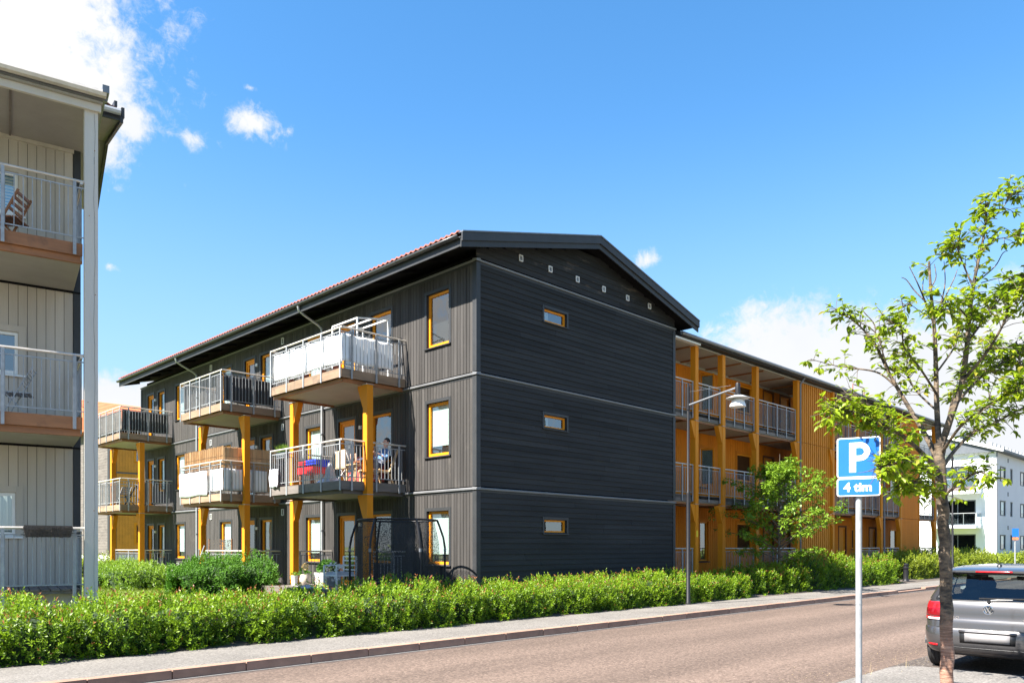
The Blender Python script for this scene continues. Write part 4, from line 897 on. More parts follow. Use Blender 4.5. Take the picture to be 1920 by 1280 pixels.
hedge('garden_bush', 'dark green shrub behind the yellow posts of the leftmost balcony stack', 10.9, 12.6, 33.2, 36, .7, 900, .09, 'leaf_small', seed=37, red=False, zb=.36)
# grass on the lawn patch that shows between the hedge and the bushes
N = 26000; C = np.stack([rng.uniform(4.5, 13, N), rng.uniform(14.1, 34, N), np.full(N, .36)], 1); C[:, 2] += (C[:, 1] - 14.2) * .0006
leaves('grass_blades', C, rvec(N) * .5 + np.array([0, 0, 1.]), rvec(N), rng.uniform(.06, .13, N), np.full(N, .014), rng.random(N) * .8, 'grass', kind='stuff')
N = 260; C = np.stack([rng.uniform(9.6, 11.2, N), rng.uniform(3.45, 3.85, N), np.full(N, .05)], 1)
leaves('dry_weeds', C[:9], rvec(9) * .35 + np.array([.1, 0, 1.]), rvec(9), rng.uniform(.08, .22, 9), np.full(9, .006), rng.random(9) * .8, 'dry_grass', kind='stuff')

# ------------------------------------------------------------------ trees
def px3(x, y, Z, dz=0.0):   # a point of the tree read off the photograph at depth Z
    Zd = Z + dz; X = (x - 960) / 1465 * Zd; return Vector(((X + Zd) / R2, (Zd - X) / R2, 1.7 + (1025 - y) / 1465 * Zd))
def catmull(P, n=5):
    out = []
    for i in range(len(P) - 1):
        p0, p1, p2, p3 = P[max(i - 1, 0)], P[i], P[i + 1], P[min(i + 2, len(P) - 1)]
        for k in range(n):
            t = k / n; out.append(.5 * ((2 * p1) + (p2 - p0) * t + (2 * p0 - 5 * p1 + 4 * p2 - p3) * t * t + (3 * p1 - p0 - 3 * p2 + p3) * t ** 3))
    return out + [P[-1]]
def leaf_shape():
    me = bpy.data.meshes.new('leaf'); v = []; f = []
    prof = [(0, .0), (.18, .16), (.42, .25), (.68, .19), (.88, .08), (1.0, .0)]
    for i, (t, w) in enumerate(prof): z = -.22 * t * t; v += [(t, -w, z + w * .35), (t, 0, z), (t, w, z + w * .35)]
    for i in range(len(prof) - 1): a = i * 3; f += [(a, a + 1, a + 4, a + 3), (a + 1, a + 2, a + 5, a + 4)]
    me.from_pydata(v, [], f); me.materials.append(MATS['leaf_tree']); at = me.attributes.new('v', 'FLOAT', 'FACE'); at.data.foreach_set('value', [.45] * len(f)); return me, np.array(v), f
def cherry_tree():
    Z = 7.75; root_p = px3(1777, 1025 + 1465 * 1.6 / Z, Z); root_p.z = .10
    T = thing('street_tree', 'young cherry tree with bare twigs in its top in front of the parked car', 'tree', tuple(root_p))
    br = [  # (points (x, y, depth offset), radius at start, radius at end, leafy from, density)
        ([(1777, 1330, 0), (1775, 1200, 0), (1773, 1060, 0), (1768, 960, 0), (1763, 880, 0), (1762, 830, .0)], .062, .047, 9, 0),
        ([(1762, 850, 0), (1757, 770, .05), (1755, 690, .1), (1752, 620, .1), (1745, 540, .12), (1742, 490, .12)], .030, .011, .25, .22),
        ([(1762, 845, 0), (1785, 775, -.1), (1803, 720, -.15), (1813, 650, -.2), (1818, 590, -.2), (1828, 520, -.25), (1845, 440, -.25), (1850, 385, -.25)], .036, .006, .22, 1.0),
        ([(1763, 870, 0), (1735, 815, .15), (1705, 765, .3), (1670, 705, .4), (1640, 645, .45), (1605, 605, .5), (1565, 580, .5)], .03, .004, .35, .75),
        ([(1690, 735, .35), (1650, 700, .5), (1600, 690, .6), (1565, 685, .7), (1520, 673, .7)], .012, .003, .3, .35),
        ([(1764, 890, 0), (1730, 850, -.3), (1690, 815, -.6), (1640, 790, -.8), (1595, 770, -.9), (1560, 775, -1.0)], .026, .004, .22, 1.5),
        ([(1690, 815, -.6), (1655, 800, -.4), (1620, 750, -.3), (1590, 740, -.2)], .01, .003, .1, 1.3),
        ([(1766, 905, 0), (1735, 880, -.5), (1700, 860, -.8), (1670, 865, -1.0), (1650, 885, -1.1)], .018, .004, .2, 1.5),
        ([(1768, 940, 0), (1745, 915, -.35), (1715, 905, -.6), (1690, 915, -.8)], .015, .004, .15, 1.5),
        ([(1770, 930, 0), (1800, 905, -.3), (1835, 885, -.5), (1860, 900, -.6)], .016, .004, .15, 1.2),
        ([(1766, 880, 0), (1785, 850, .2), (1820, 815, .4), (1870, 790, .5), (1925, 760, .6), (1960, 740, .6)], .022, .005, .3, 1.1),
        ([(1790, 760, -.1), (1830, 715, .1), (1865, 690, .3), (1905, 665, .4), (1950, 640, .5)], .016, .004, .2, 1.5),
        ([(1805, 715, -.15), (1850, 660, -.4), (1880, 610, -.6), (1900, 560, -.7), (1925, 545, -.8)], .016, .004, .2, 1.4),
        ([(1815, 640, -.2), (1845, 600, -.1), (1875, 560, .1), (1905, 530, .2)], .012, .003, .15, 1.5),
        ([(1818, 600, -.2), (1795, 575, -.4), (1775, 570, -.5), (1765, 585, -.5)], .009, .003, .1, 1.6),
        ([(1825, 540, -.25), (1800, 480, -.2), (1795, 455, -.15), (1785, 470, -.1)], .009, .003, .15, 1.6),
        ([(1835, 470, -.25), (1865, 450, -.3), (1890, 445, -.3), (1912, 440, -.3)], .007, .002, .2, .9),
        ([(1848, 415, -.25), (1875, 395, -.3), (1895, 370, -.3), (1912, 360, -.3)], .006, .002, .2, 1.4),
        ([(1757, 740, .05), (1725, 690, -.2), (1695, 650, -.3), (1690, 615, -.35), (1660, 600, -.4)], .012, .003, .2, .9),
        ([(1755, 700, .1), (1790, 650, .3), (1800, 620, .4), (1830, 590, .4)], .011, .003, .2, .8),
        ([(1757, 770, .05), (1720, 735, .4), (1700, 700, .6), (1705, 660, .7)], .012, .003, .2, 1.0),
        ([(1765, 850, 0), (1800, 800, -.5), (1840, 770, -.8), (1890, 740, -1.0), (1940, 720, -1.1)], .016, .004, .2, 1.3),
        ([(1775, 800, -.05), (1790, 740, .3), (1830, 700, .6), (1860, 640, .8)], .012, .003, .2, 1.2),
        ([(1905, 640, .2), (1915, 690, .2), (1920, 730, .2)], .008, .003, .0, 1.8),
        ([(1640, 645, .45), (1640, 610, .5), (1620, 585, .5), (1617, 575, .5)], .008, .003, 9, 0),
        ([(1660, 690, .4), (1650, 640, .4), (1632, 615, .4), (1600, 600, .4)], .008, .003, 9, 0),
        ([(1670, 705, .4), (1655, 660, .3), (1648, 625, .3), (1650, 595, .3)], .008, .003, 9, 0),
        ([(1752, 600, .1), (1735, 565, .1), (1720, 530, .0), (1705, 500, .0)], .011, .003, 9, 0),
        ([(1735, 565, .1), (1715, 545, .2), (1700, 525, .2), (1690, 520, .2)], .008, .003, 9, 0),
        ([(1752, 610, .1), (1735, 570, .2), (1730, 540, .2), (1733, 515, .2)], .009, .003, 9, 0),
        ([(1752, 600, .1), (1765, 565, .1), (1772, 530, .1), (1770, 490, .1)], .010, .003, 9, 0),
        ([(1760, 580, .1), (1778, 545, .2), (1790, 520, .2), (1795, 505, .2)], .008, .003, 9, 0),
        ([(1745, 540, .12), (1755, 520, .1), (1752, 495, .1)], .007, .003, 9, 0),
        ([(1750, 600, .1), (1720, 580, -.1), (1705, 570, -.1), (1692, 575, -.1)], .005, .0015, .5, .5),
        ([(1830, 530, -.25), (1865, 500, -.1), (1880, 475, 0), (1890, 470, 0)], .007, .003, 9, 0),
        ([(1840, 530, -.2), (1880, 520, .0), (1905, 525, 0), (1925, 515, 0)], .005, .0015, .6, .4)]
    me, lv, lf = leaf_shape(); items = []; rr = random.Random(4)
    trunk = None
    for bi, (pts, r0, r1, lf0, den) in enumerate(br):
        P = catmull([px3(x, y, Z, d) for x, y, d in pts], 5); n = len(P)
        if bi == 0:
            P[0].z = .08
            for q in range(len(P)): P[q] += Vector((math.sin(q * 1.7) * .008, math.cos(q * 2.3) * .008, 0))
        R = [r0 + (r1 - r0) * i / (n - 1) for i in range(n)]
        if bi == 0: R = [r * (1 + .05 * math.sin(i * 2.1)) for i, r in enumerate(R)]; R[0] *= 1.25
        b = MB(); b.tube(P, R, 14 if bi == 0 else 7); o = b.build('trunk' if bi == 0 else 'branch', 'bark', T if trunk is None else trunk, smooth=True)
        if trunk is None: trunk = o
        if lf0 < 1:
            ln = sum((P[i + 1] - P[i]).length for i in range(n - 1)); k = int(ln * den * 52)
            for q in range(k):
                t = lf0 + (1 - lf0) * (rr.random() ** .8); i = min(n - 2, int(t * (n - 1))); p = P[i].lerp(P[i + 1], t * (n - 1) - i); d = (P[i + 1] - P[i]).normalized()
                off = Vector((rr.gauss(0, 1), rr.gauss(0, 1), rr.gauss(.25, .8))).normalized(); tw = .05 + .22 * rr.random() * (1.15 - .5 * t)
                e = p + (off * .8 + d * .5).normalized() * tw; items.append((p, e))
    tb = MB(); L = []
    for p, e in items:
        tb.tube([p, p.lerp(e, .5) + Vector((0, 0, .012)), e], [.0035, .003, .002], 4, False)
        dd = (e - p).normalized()
        for q in range(rr.choice([3, 4, 5, 5, 6])):
            a = rr.random() * 6.28; out = Vector((math.cos(a), math.sin(a), rr.uniform(-.75, .25))) + dd * .7; out.normalize()
            pos = e.lerp(p, rr.random() * .45); s = rr.uniform(.045, .09); L.append((pos, out, s, rr.random()))
    tb.build('twigs', 'twig', T, kind='stuff')
    rr.shuffle(L)
    # keep the face of the parking sign clear, as in the photograph, but for the one sprig whose shadow falls on it
    def clear(l):
        p = l[0] + l[1] * l[2] * .5; Zp = (p.x + p.y) / R2; x = 960 + 1465 * ((p.x - p.y) / R2) / Zp; y = 1025 - 1465 * (p.z - 1.7) / Zp
        if 1560 < x < 1643 and 822 < y < 940 and Zp < 8.1: return False
        t = (8.06 - p.x) / .981; q = p + Vector((.981, -.196, -1.128)) * t
        if 0 < t < 2.5 and 2.05 < q.z < 2.80 and 2.85 < q.y < 3.4: return 2.2 < q.z < 2.45 and q.y < 3.02
        return True
    L = [l for l in L if clear(l)]
    def basis(out, roll):
        x = out; up = Vector((roll * .9 - .45, (roll * 7.3 % 1) - .5, 1)); y = up.cross(x); y = y.normalized() if y.length > 1e-3 else Vector((0, 1, 0)); return Matrix((x, y, x.cross(y))).transposed()
    # the leaves nearest the eye are single objects, the rest of the crown is one mesh
    L.sort(key=lambda l: (l[0] - Vector((0, 0, 1.7))).length / l[2] * (1 if l[0].z < 4.6 else 1.3))
    vis = [l for l in L if (l[0].x - l[0].y) / (l[0].x + l[0].y) < .655]
    near = set(id(l) for l in vis[:300])
    for l in L:
        if id(l) not in near: continue
        o = link('leaf', me, T); M = basis(l[1], l[3]).to_4x4(); o.location = l[0] - root_p; o.rotation_euler = M.to_euler(); o.scale = (l[2],) * 3
    V = []; Fc = []; vals = []
    for l in L:
        if id(l) in near: continue
        M = np.array(basis(l[1], l[3])); q = (lv * l[2]) @ M.T + np.array(l[0] - root_p); o = len(V) * len(lv); V.append(q); Fc += [tuple(i + o for i in f) for f in lf]
        vals += [(rr.uniform(.05, .8) if rr.random() < .95 else .93)] * len(lf)
    cm = bpy.data.meshes.new('crown'); cm.from_pydata(np.concatenate(V).tolist(), [], Fc); at = cm.attributes.new('v', 'FLOAT', 'FACE'); at.data.foreach_set('value', vals); cm.materials.append(MATS['leaf_tree'])
    link('crown', cm, T, kind='stuff'); return T
cherry_tree()
def small_tree():
    p0 = Vector((26.3, 12.9, .2)); T = thing('small_tree', 'small leafy green tree with rounded crown in front of the galleries', 'tree', tuple(p0)); r = random.Random(8)
    b = MB(); b.tube([p0, p0 + Vector((.03, 0, 1.0)), p0 + Vector((.0, .02, 2.2)), p0 + Vector((.03, 0, 3.4)), p0 + Vector((.05, 0, 4.8))], [.06, .05, .04, .025, .008], 8); tr = b.build('trunk', 'twig', T, smooth=True)
    cl = []
    for k in range(46):
        f = k / 45; h = 1.15 + 3.6 * f; a = k * 2.4 + r.uniform(-.4, .4); reach = (2.6 * (1 - f) ** .75 * min(1, .55 + 2.2 * f) + .25) * r.uniform(.7, 1.1)
        s = p0 + Vector((0, 0, h * .86)); dirn = Vector((math.cos(a), math.sin(a), r.uniform(.1, .45) + f * .5)); e = s + dirn * reach; mid = s.lerp(e, .5) + Vector((0, 0, .14))
        b = MB(); b.tube([s, mid, e], [.022, .013, .004], 5, False); b.build('branch', 'twig', tr)
        for t in np.linspace(.35, 1.05, 7):
            q = s.lerp(e, t) + Vector((r.gauss(0, .1), r.gauss(0, .1), r.gauss(.08, .07))); cl.append((q, .10 + .12 * r.random()))
    C = []; D = []; Vv = []
    for q, rad in cl:
        n = r.choice([20, 28, 36, 44]); v = rvec(n) * np.array([1, 1, .6]); C.append(np.array(q) + v * rad * rng.random((n, 1)) ** .5); D.append(v + rvec(n) * .5 + np.array([0, 0, -.3])); Vv.append(np.clip(rng.normal(.4 + .3 * r.random(), .15, n), 0, .8))
    C = np.concatenate(C); D = np.concatenate(D); n = len(C)
    leaves('crown', C, D, rvec(n) * .5 + np.array([0, 0, 1.]), rng.uniform(.09, .16, n), rng.uniform(.05, .08, n), np.concatenate(Vv), 'leaf_small', T, kind='stuff')
small_tree()
# a few broad trees far off behind the lawn and beyond the white block, and across the street behind the viewer
def far_tree(x, y, h, w, label, seed):
    T = thing('background_tree', label, 'tree', (x, y, 0), 'trees in the distance'); r = random.Random(seed)
    b = MB(); b.tube([(x, y, 0), (x, y, h * .5), (x + .2, y, h * .85)], [.22, .16, .05], 8); b.build('trunk', 'twig', T)
    C = []; D = []
    for k in range(60):
        v = Vector((r.gauss(0, 1), r.gauss(0, 1), r.gauss(0, 1))).normalized() * r.uniform(.5, 1); c = np.array((x + v.x * w, y + v.y * w, h * .62 + v.z * h * .36)); n = 50; q = rvec(n); C.append(c + q * w * .3 * rng.random((n, 1)) ** .4); D.append(q + rvec(n) * .6)
    C = np.concatenate(C); D = np.concatenate(D); n = len(C)
    leaves('crown', C, D, rvec(n) + np.array([0, 0, .8]), rng.uniform(.3, .5, n), rng.uniform(.2, .3, n), rng.random(n) * .7, 'leaf_small', T, kind='stuff')
# ------------------------------------------------------------------ street furniture
def text(s, size, M, m, parent, name, ext=.002, bold=0.0):
    c = bpy.data.curves.new(name, 'FONT'); c.body = s; c.size = size; c.extrude = ext; c.offset = bold; c.align_x = 'CENTER'; c.align_y = 'CENTER'
    t = bpy.data.objects.new('t', c); COL.objects.link(t); dg = bpy.context.evaluated_depsgraph_get(); me = bpy.data.meshes.new_from_object(t.evaluated_get(dg)); bpy.data.objects.remove(t)
    M = Matrix.Translation(-origin(parent)) @ M; me.transform(M); me.materials.clear(); me.materials.append(MATS[m]); return link(name, me, parent)
def street_lamp(x, y, label):
    T = thing('street_lamp', label, 'street lamp', (x, y, .12), 'street lamps along the pavement'); o = Vector((x, y, .12))
    b = MB(); b.lathe(o, [(.07, 0), (.07, .06), (.054, .08), (.054, 3.05), (.048, 3.1), (.036, 3.12), (.036, 5.98), (.026, 6.05), (.026, 6.1)], 12); b.build('pole', 'black_metal', T, smooth=True)
    b = MB(); b.tube([o + Vector((0, 0, 5.35)), o + Vector((0, 0, 5.98))], .052, 10); b.build('sleeve', 'black_metal', T, smooth=True)
    h = o + Vector((0, -1.5, 5.62)); b = MB(); b.tube([o + Vector((0, 0, 5.48)), h + Vector((0, .04, .14))], [.030, .024], 8); b.build('arm', 'pipe', T, smooth=True)
    b = MB(); b.tube([o + Vector((0, 0, 5.85)), h + Vector((0, .2, .22))], .004, 5); b.build('stay', 'pipe', T)
    b = MB(); b.lathe(h, [(.06, -.08), (.065, -.04), (.065, .22), (.05, .26)], 14); b.build('housing', 'black_metal', T, smooth=True)
    b = MB(); b.lathe(h, [(.30, -.15), (.305, -.14), (.12, -.075), (.06, -.07)], 28); b.build('upper_shade', 'lamp_white', T, smooth=True)
    b = MB(); b.lathe(h, [(.205, -.37), (.21, -.365), (.19, -.28), (.14, -.20), (.09, -.16), (.05, -.15)], 28); b.build('lower_shade', 'lamp_white', T, smooth=True)
    b = MB(); b.lathe(h, [(.17, -.378), (.185, -.371)], 20); b.build('diffuser', 'sign_white', T)
street_lamp(18.67, 11.80, 'tall black street lamp with white double shade in front of the dark gable')
street_lamp(42.3, 11.80, 'far street lamp partly hidden behind the trunk and crown of the cherry tree')
# parking sign
SP = Vector((8.10, 3.12, .10)); tocam = Vector((-.9, -.28, 0)).normalized(); FS = Frame(SP + tocam * .045, Vector((tocam.y, -tocam.x, 0)) * -1, tocam)
if FS.a.dot(Vector((1, -1, 0))) < 0: FS = Frame(SP + tocam * .045, -FS.a, tocam)
SG = thing('parking_sign', 'blue parking sign with white letter and time plate on a galvanised pole', 'sign', tuple(SP))
b = MB(); b.tube([SP + Vector((0, 0, 0)), SP + Vector((0, 0, 2.66))], .031, 14); b.lathe(SP + Vector((0, 0, 1.02)), [(.033, 0), (.033, .01)], 14); b.build('pole', 'galv', SG, smooth=True)
def rounded(w, h, r, cx, cz): return [(cx + sxx * (w / 2 - r) + r * math.cos(a), cz + szz * (h / 2 - r) + r * math.sin(a)) for sxx, szz, a0 in ((1, 1, 0), (-1, 1, 90), (-1, -1, 180), (1, -1, 270)) for a in [math.radians(a0 + k * 18) for k in range(6)]]
for nm, w, h, cz in (('sign_plate', .405, .405, 2.505), ('time_plate', .405, .185, 2.205)):
    b = MB(); b.prism(FS, rounded(w, h, .025, 0, cz), .0, .006); pl = b.build(nm, 'sign_back', SG)
    b = MB(); b.prism(FS, rounded(w - .004, h - .004, .024, 0, cz), .006, .0075); b.build('white_border', 'sign_white', pl)
    b = MB(); b.prism(FS, rounded(w - .024, h - .024, .017, 0, cz), .0075, .009); b.build('blue_face', 'sign_blue', pl)
    Mx = Matrix(((FS.a.x, 0, FS.n.x), (FS.a.y, 0, FS.n.y), (0, 1, 0))).to_4x4()
    if nm == 'sign_plate':
        b = MB(); pts = []; z0, z1, x0 = cz - .15, cz + .15, -.085
        outer = [(x0, z0), (x0 + .062, z0), (x0 + .062, cz - .035), (x0 + .10, cz - .035)] + [(x0 + .10 + .0925 * math.cos(a), cz + .0575 + .0925 * math.sin(a)) for a in np.linspace(-math.pi / 2, math.pi / 2, 14)] + [(x0, z1)]
        b.prism(FS, outer, .009, .0102); lp = b.build('letter_p', 'sign_white', pl)
        hole = [(x0 + .062, cz + .018), (x0 + .098, cz + .018)] + [(x0 + .098 + .0395 * math.cos(a), cz + .0575 + .0395 * math.sin(a)) for a in np.linspace(-math.pi / 2, math.pi / 2, 12)] + [(x0 + .062, cz + .097)]
        b = MB(); b.prism(FS, hole, .0102, .0112); b.build('letter_counter', 'sign_blue', pl)
    else: text('4 tim', .125, Matrix.Translation(FS.p(-.005, .0092, cz - .004)) @ Mx, 'sign_white', pl, 'lettering', .0006, .0035)
for z in (2.42, 2.58, 2.21): b = MB(); b.tube([SP + Vector((0, 0, z)), SP + Vector((0, 0, z + .03))], .04, 12); b.build('clamp', 'galv', SG)
# bollard, far sign
B0 = Vector((37.6, 12.4, .12)); T = thing('bollard', 'black cast iron bollard between two hedges at the pavement', 'bollard', tuple(B0))
b = MB(); b.lathe(B0, [(.15, 0), (.15, .06), (.12, .10), (.11, .14), (.10, .55), (.105, .6), (.125, .62), (.125, .66), (.09, .68), (.085, .74)], 16); b.build('body', 'black_metal', T, smooth=True)
b = MB(); b.lathe(B0, [(.085, .74), (.11, .76), (.11, .79), (.06, .83), (.02, .85)], 16); b.build('cap', 'black_metal', T, smooth=True)
S2 = Vector((66, 14.3, .1)); T = thing('distant_sign', 'small blue road sign on a thin pole in front of the white block', 'sign', tuple(S2))
b = MB(); b.tube([S2, S2 + Vector((0, 0, 2.9))], .05, 8); b.build('pole', 'galv', T); FQ = Frame(S2 + Vector((-.06, -.03, 0)), (.6, -.8, 0), (-.8, -.6, 0))
b = MB(); b.fbox(FQ, -.22, .22, 0, .02, 2.35, 2.95); b.build('plate', 'sign_blue', T); b = MB(); b.fbox(FQ, -.2, .2, 0, .02, 2.12, 2.30); b.build('lower_plate', 'tile_orange', T)

# ------------------------------------------------------------------ parked car (x forwards, y to its left)
def parked_car():
    O = Vector((11.72, 2.86, 0)); T = thing('parked_car', 'grey metallic hatchback parked with its rear towards the tree', 'car', tuple(O))
    S = [(.235, .13, 3.78, .72), (.27, .06, 3.86, .785), (.33, .02, 3.90, .815), (.42, .0, 3.92, .83), (.50, .0, 3.92, .838), (.57, .008, 3.92, .84), (.598, .022, 3.91, .84), (.606, .045, 3.91, .838),
         (.66, .052, 3.89, .839), (.72, .060, 3.88, .839), (.735, .070, 3.87, .838), (.80, .066, 3.84, .835), (.88, .078, 3.76, .825), (.94, .095, 3.62, .81), (.972, .112, 3.5, .80), (.985, .128, 3.42, .795),
         (1.02, .16, 3.02, .782), (1.08, .21, 2.88, .76), (1.15, .27, 2.74, .73), (1.22, .33, 2.60, .70), (1.29, .39, 2.47, .668), (1.335, .43, 2.38, .648), (1.342, .385, 2.37, .645), (1.352, .345, 2.36, .642),
         (1.378, .345, 2.32, .63), (1.395, .40, 2.27, .615), (1.415, .52, 2.18, .58), (1.435, .70, 2.05, .52), (1.448, .92, 1.92, .42), (1.456, 1.15, 1.78, .28)]
    KR = [0, .12, .24, .36, .48, .60, .68, .74, .79, .83, .87, .91, .945, .975, .993, 1.0]
    SIDE_F = [.06, .14, .27, .42, .455, .60, .75, .88]
    def bow(k, R=.30, bw=.045):
        x = bw * k * k
        if k > .70: x += R * (1 - math.sqrt(max(0, 1 - ((k - .70) / .30) ** 2)))
        return x
    def loop(s):
        z, xr, xf, hw = s; R = .30 if z < .98 else .22; P = []
        for k in KR: P.append((xr + bow(k, R), k * hw))
        a = xr + bow(1, R); c = xf - (.06 + .42)
        for f in SIDE_F: P.append((a + (c - a) * f, hw))
        for k in KR[::-1]: P.append((xf - .06 * k * k - (.42 * (1 - math.sqrt(max(0, 1 - ((k - .6) / .4) ** 2))) if k > .6 else 0), k * hw))
        return [(x, y, z) for x, y in P]
    loops = [loop(s) for s in S]; n = len(loops[0]); nk = len(KR); ns = len(SIDE_F)
    body = MB(); glass = {k: MB() for k in ('rear_window', 'windscreen', (1, 0), (1, 1), (-1, 0), (-1, 1))}
    def pt(p, sg): return O + Vector((p[0], p[1] * sg, p[2]))
    zi = [s[0] for s in S]; ia, ib = zi.index(.985), zi.index(1.335); iw = zi.index(1.02)
    for sg in (1, -1):
        for i in range(len(S) - 1):
            for j in range(n - 1):
                q = [pt(loops[i][j], sg), pt(loops[i][j + 1], sg), pt(loops[i + 1][j + 1], sg), pt(loops[i + 1][j], sg)]; q = q[::-1] if sg > 0 else q
                tgt = body
                if ia <= i < ib:
                    if j < 9: tgt = glass['rear_window']
                    elif nk + 0 <= j < nk + 3: tgt = glass[sg, 0]
                    elif nk + 4 <= j < nk + 6: tgt = glass[sg, 1]
                    elif i >= iw and j >= nk + ns + 6: tgt = glass['windscreen']
                tgt.add(q, [(0, 1, 2, 3)])
    for li, fl in ((0, False), (-1, True)):
        ring = [pt(p, 1) for p in loops[li]] + [pt(p, -1) for p in loops[li][::-1][1:-1]]; body.add(ring, [tuple(range(len(ring))) if not fl else tuple(range(len(ring)))[::-1]])
    def fin(mb, name, m, parent):
        o = mb.build(name, m, parent); me = o.data; bm = bmesh.new(); bm.from_mesh(me); bmesh.ops.remove_doubles(bm, verts=bm.verts, dist=.0004)
        bmesh.ops.recalc_face_normals(bm, faces=bm.faces); bm.to_mesh(me); bm.free(); me.polygons.foreach_set('use_smooth', [True] * len(me.polygons)); me.set_sharp_from_angle(angle=math.radians(38)); return o
    bo = fin(body, 'body', 'car_paint', T)
    for k, g in glass.items(): fin(g, k if isinstance(k, str) else 'side_window', 'car_glass', T)
    def interp(z):
        for a, c in zip(S, S[1:]):
            if a[0] <= z <= c[0]: f = (z - a[0]) / (c[0] - a[0]); return [a[i] + (c[i] - a[i]) * f for i in range(4)]
        return S[-1]
    def rp(k, z, off):
        s = interp(z); R = .30 if z < .98 else .22; kk = abs(k); e = 1e-3
        x = s[1] + bow(kk, R); y = kk * s[3]; x2 = s[1] + bow(min(1, kk + e), R); y2 = min(1, kk + e) * s[3]; nx, ny = -(y2 - y), (x2 - x); l = math.hypot(nx, ny) or 1
        if kk >= 1 - 1e-6: nx, ny, l = 0, 1, 1
        return O + Vector((x + nx / l * off, (y + ny / l * off) * (1 if k >= 0 else -1), z))
    def patch(name, m, k0, k1, z0, z1, off, parent, nk_=14, nz=6, shape=None, thick=.008):
        P = []
        for i in range(nz + 1):
            t = i / nz; row = []
            for j in range(nk_ + 1):
                f = j / nk_; z = z0 + (z1 - z0) * t; a, c = k0, k1
                if shape: a, c = shape(t, k0, k1)
                row.append(rp(a + (c - a) * f, z, off))
            P.append(row)
        b = MB(); b.grid(P if k1 > k0 else P); o = b.build(name, m, parent, smooth=True); md = o.modifiers.new('t', 'SOLIDIFY'); md.thickness = thick; md.offset = 0; return o
    for sg in (1, -1):
        tl = patch('tail_light', 'lens_red', sg * .62, sg * .988, .70, .945, .006, T, 18, 8, lambda t, a, c: (a + sg * .05 * (1 - math.sin(math.pi * min(1, .15 + t))), c - sg * .02 * t))
        patch('lamp_inner', 'lens_dark', sg * .67, sg * .94, .745, .86, .012, tl, 10, 4); patch('lamp_reflector', 'sign_white', sg * .64, sg * .90, .705, .728, .012, tl, 10, 1)
        patch('reflector', 'lens_red', sg * .74, sg * .90, .345, .375, .003, T, 8, 1)
    patch('shut_line', 'car_black', -.74, .74, .600, .607, .002, T, 20, 1, thick=.004)
    patch('bumper_groove', 'car_black', -.90, .90, .345, .352, .001, T, 24, 1, thick=.004); patch('bumper_valance', 'car_black', -.80, .80, .236, .262, .003, T, 18, 1)
    patch('plate_recess', 'car_black', -.39, .39, .415, .575, .002, T, 8, 2, thick=.004)
    pl = patch('number_plate', 'plate', -.315, .315, .435, .548, .012, T, 6, 1)
    patch('plate_lamp_bar', 'car_paint', -.40, .40, .555, .585, .014, T, 8, 1)
    bl = patch('brake_light', 'lens_red', -.34, .34, 1.352, 1.374, .004, T, 12, 1)
    patch('window_seal', 'car_black', -.82, .82, .968, .986, .003, T, 16, 1, thick=.004); patch('window_header', 'car_black', -.80, .80, 1.322, 1.338, .004, T, 16, 1, thick=.004)
    for sg in (1, -1): patch('window_edge', 'car_black', sg * .80, sg * .84, .985, 1.335, .003, T, 3, 8, thick=.004)
    # emblem: ring, dark disc, V over W
    c = rp(0, .865, .010); tilt = Matrix.Rotation(math.radians(-8), 4, 'Y'); EM = Matrix.Translation(c) @ tilt
    def E(y, z, o=0): return EM @ Vector((-o, -y, z))
    R = .058; b = MB(); b.tube([E(R * math.cos(a), R * math.sin(a), .002) for a in np.linspace(0, 2 * math.pi, 33)], .006, 6, False); em = b.build('emblem', 'chrome', T, smooth=True)
    b = MB(); ring = [E(R * math.cos(a), R * math.sin(a), -.002) for a in np.linspace(0, 2 * math.pi, 32, endpoint=False)]; b.add(ring, [tuple(range(32))[::-1]]); b.build('emblem_disc', 'badge_dark', em)
    b = MB(); s = R / .06
    for P in ([(-.026, .046), (.0, -.002), (.026, .046)], [(-.046, .024), (-.022, -.044), (0, .0), (.022, -.044), (.046, .024)]):
        for p, q in zip(P, P[1:]): b.bar(E(p[0] * s, p[1] * s, .003), E(q[0] * s, q[1] * s, .003), .006, .011)
    b.build('emblem_letters', 'chrome', em)
    LX = Matrix(((0, 0, -1), (-1, 0, 0), (0, 1, 0))).to_4x4()
    p = rp(.50, .74, .006); text('POLO', .052, Matrix.Translation(p) @ LX, 'chrome', T, 'lettering', .002, .001); p = rp(-.50, .74, .006); text('TSI', .048, Matrix.Translation(p) @ LX, 'chrome', T, 'lettering', .002, .001)
    b = MB(); b.tube([rp(-.02, .985, .02), rp(-.12, 1.0, .022), rp(-.34, 1.005, .022)], [.012, .009, .006], 6); wp = b.build('wiper', 'car_black', T, smooth=True)
    b = MB(); b.bar(rp(.16, 1.012, .012), rp(-.5, 1.02, .012), .012, .018); b.build('wiper_blade', 'car_black', wp)
    b = MB(); b.lathe(rp(.0, .975, .012) , [(.022, -.02), (.022, .02)], 10); b.build('wiper_hub', 'car_black', wp)
    a0 = O + Vector((.72, .02, 1.435)); b = MB(); b.lathe(a0, [(.035, -.01), (.03, .015), (.012, .03)], 12); an = b.build('antenna', 'car_black', T, smooth=True)
    b = MB(); b.tube([a0 + Vector((0, 0, .02)), a0 + Vector((-.09, .03, .20))], [.006, .003], 6); b.build('mast', 'car_black', an)
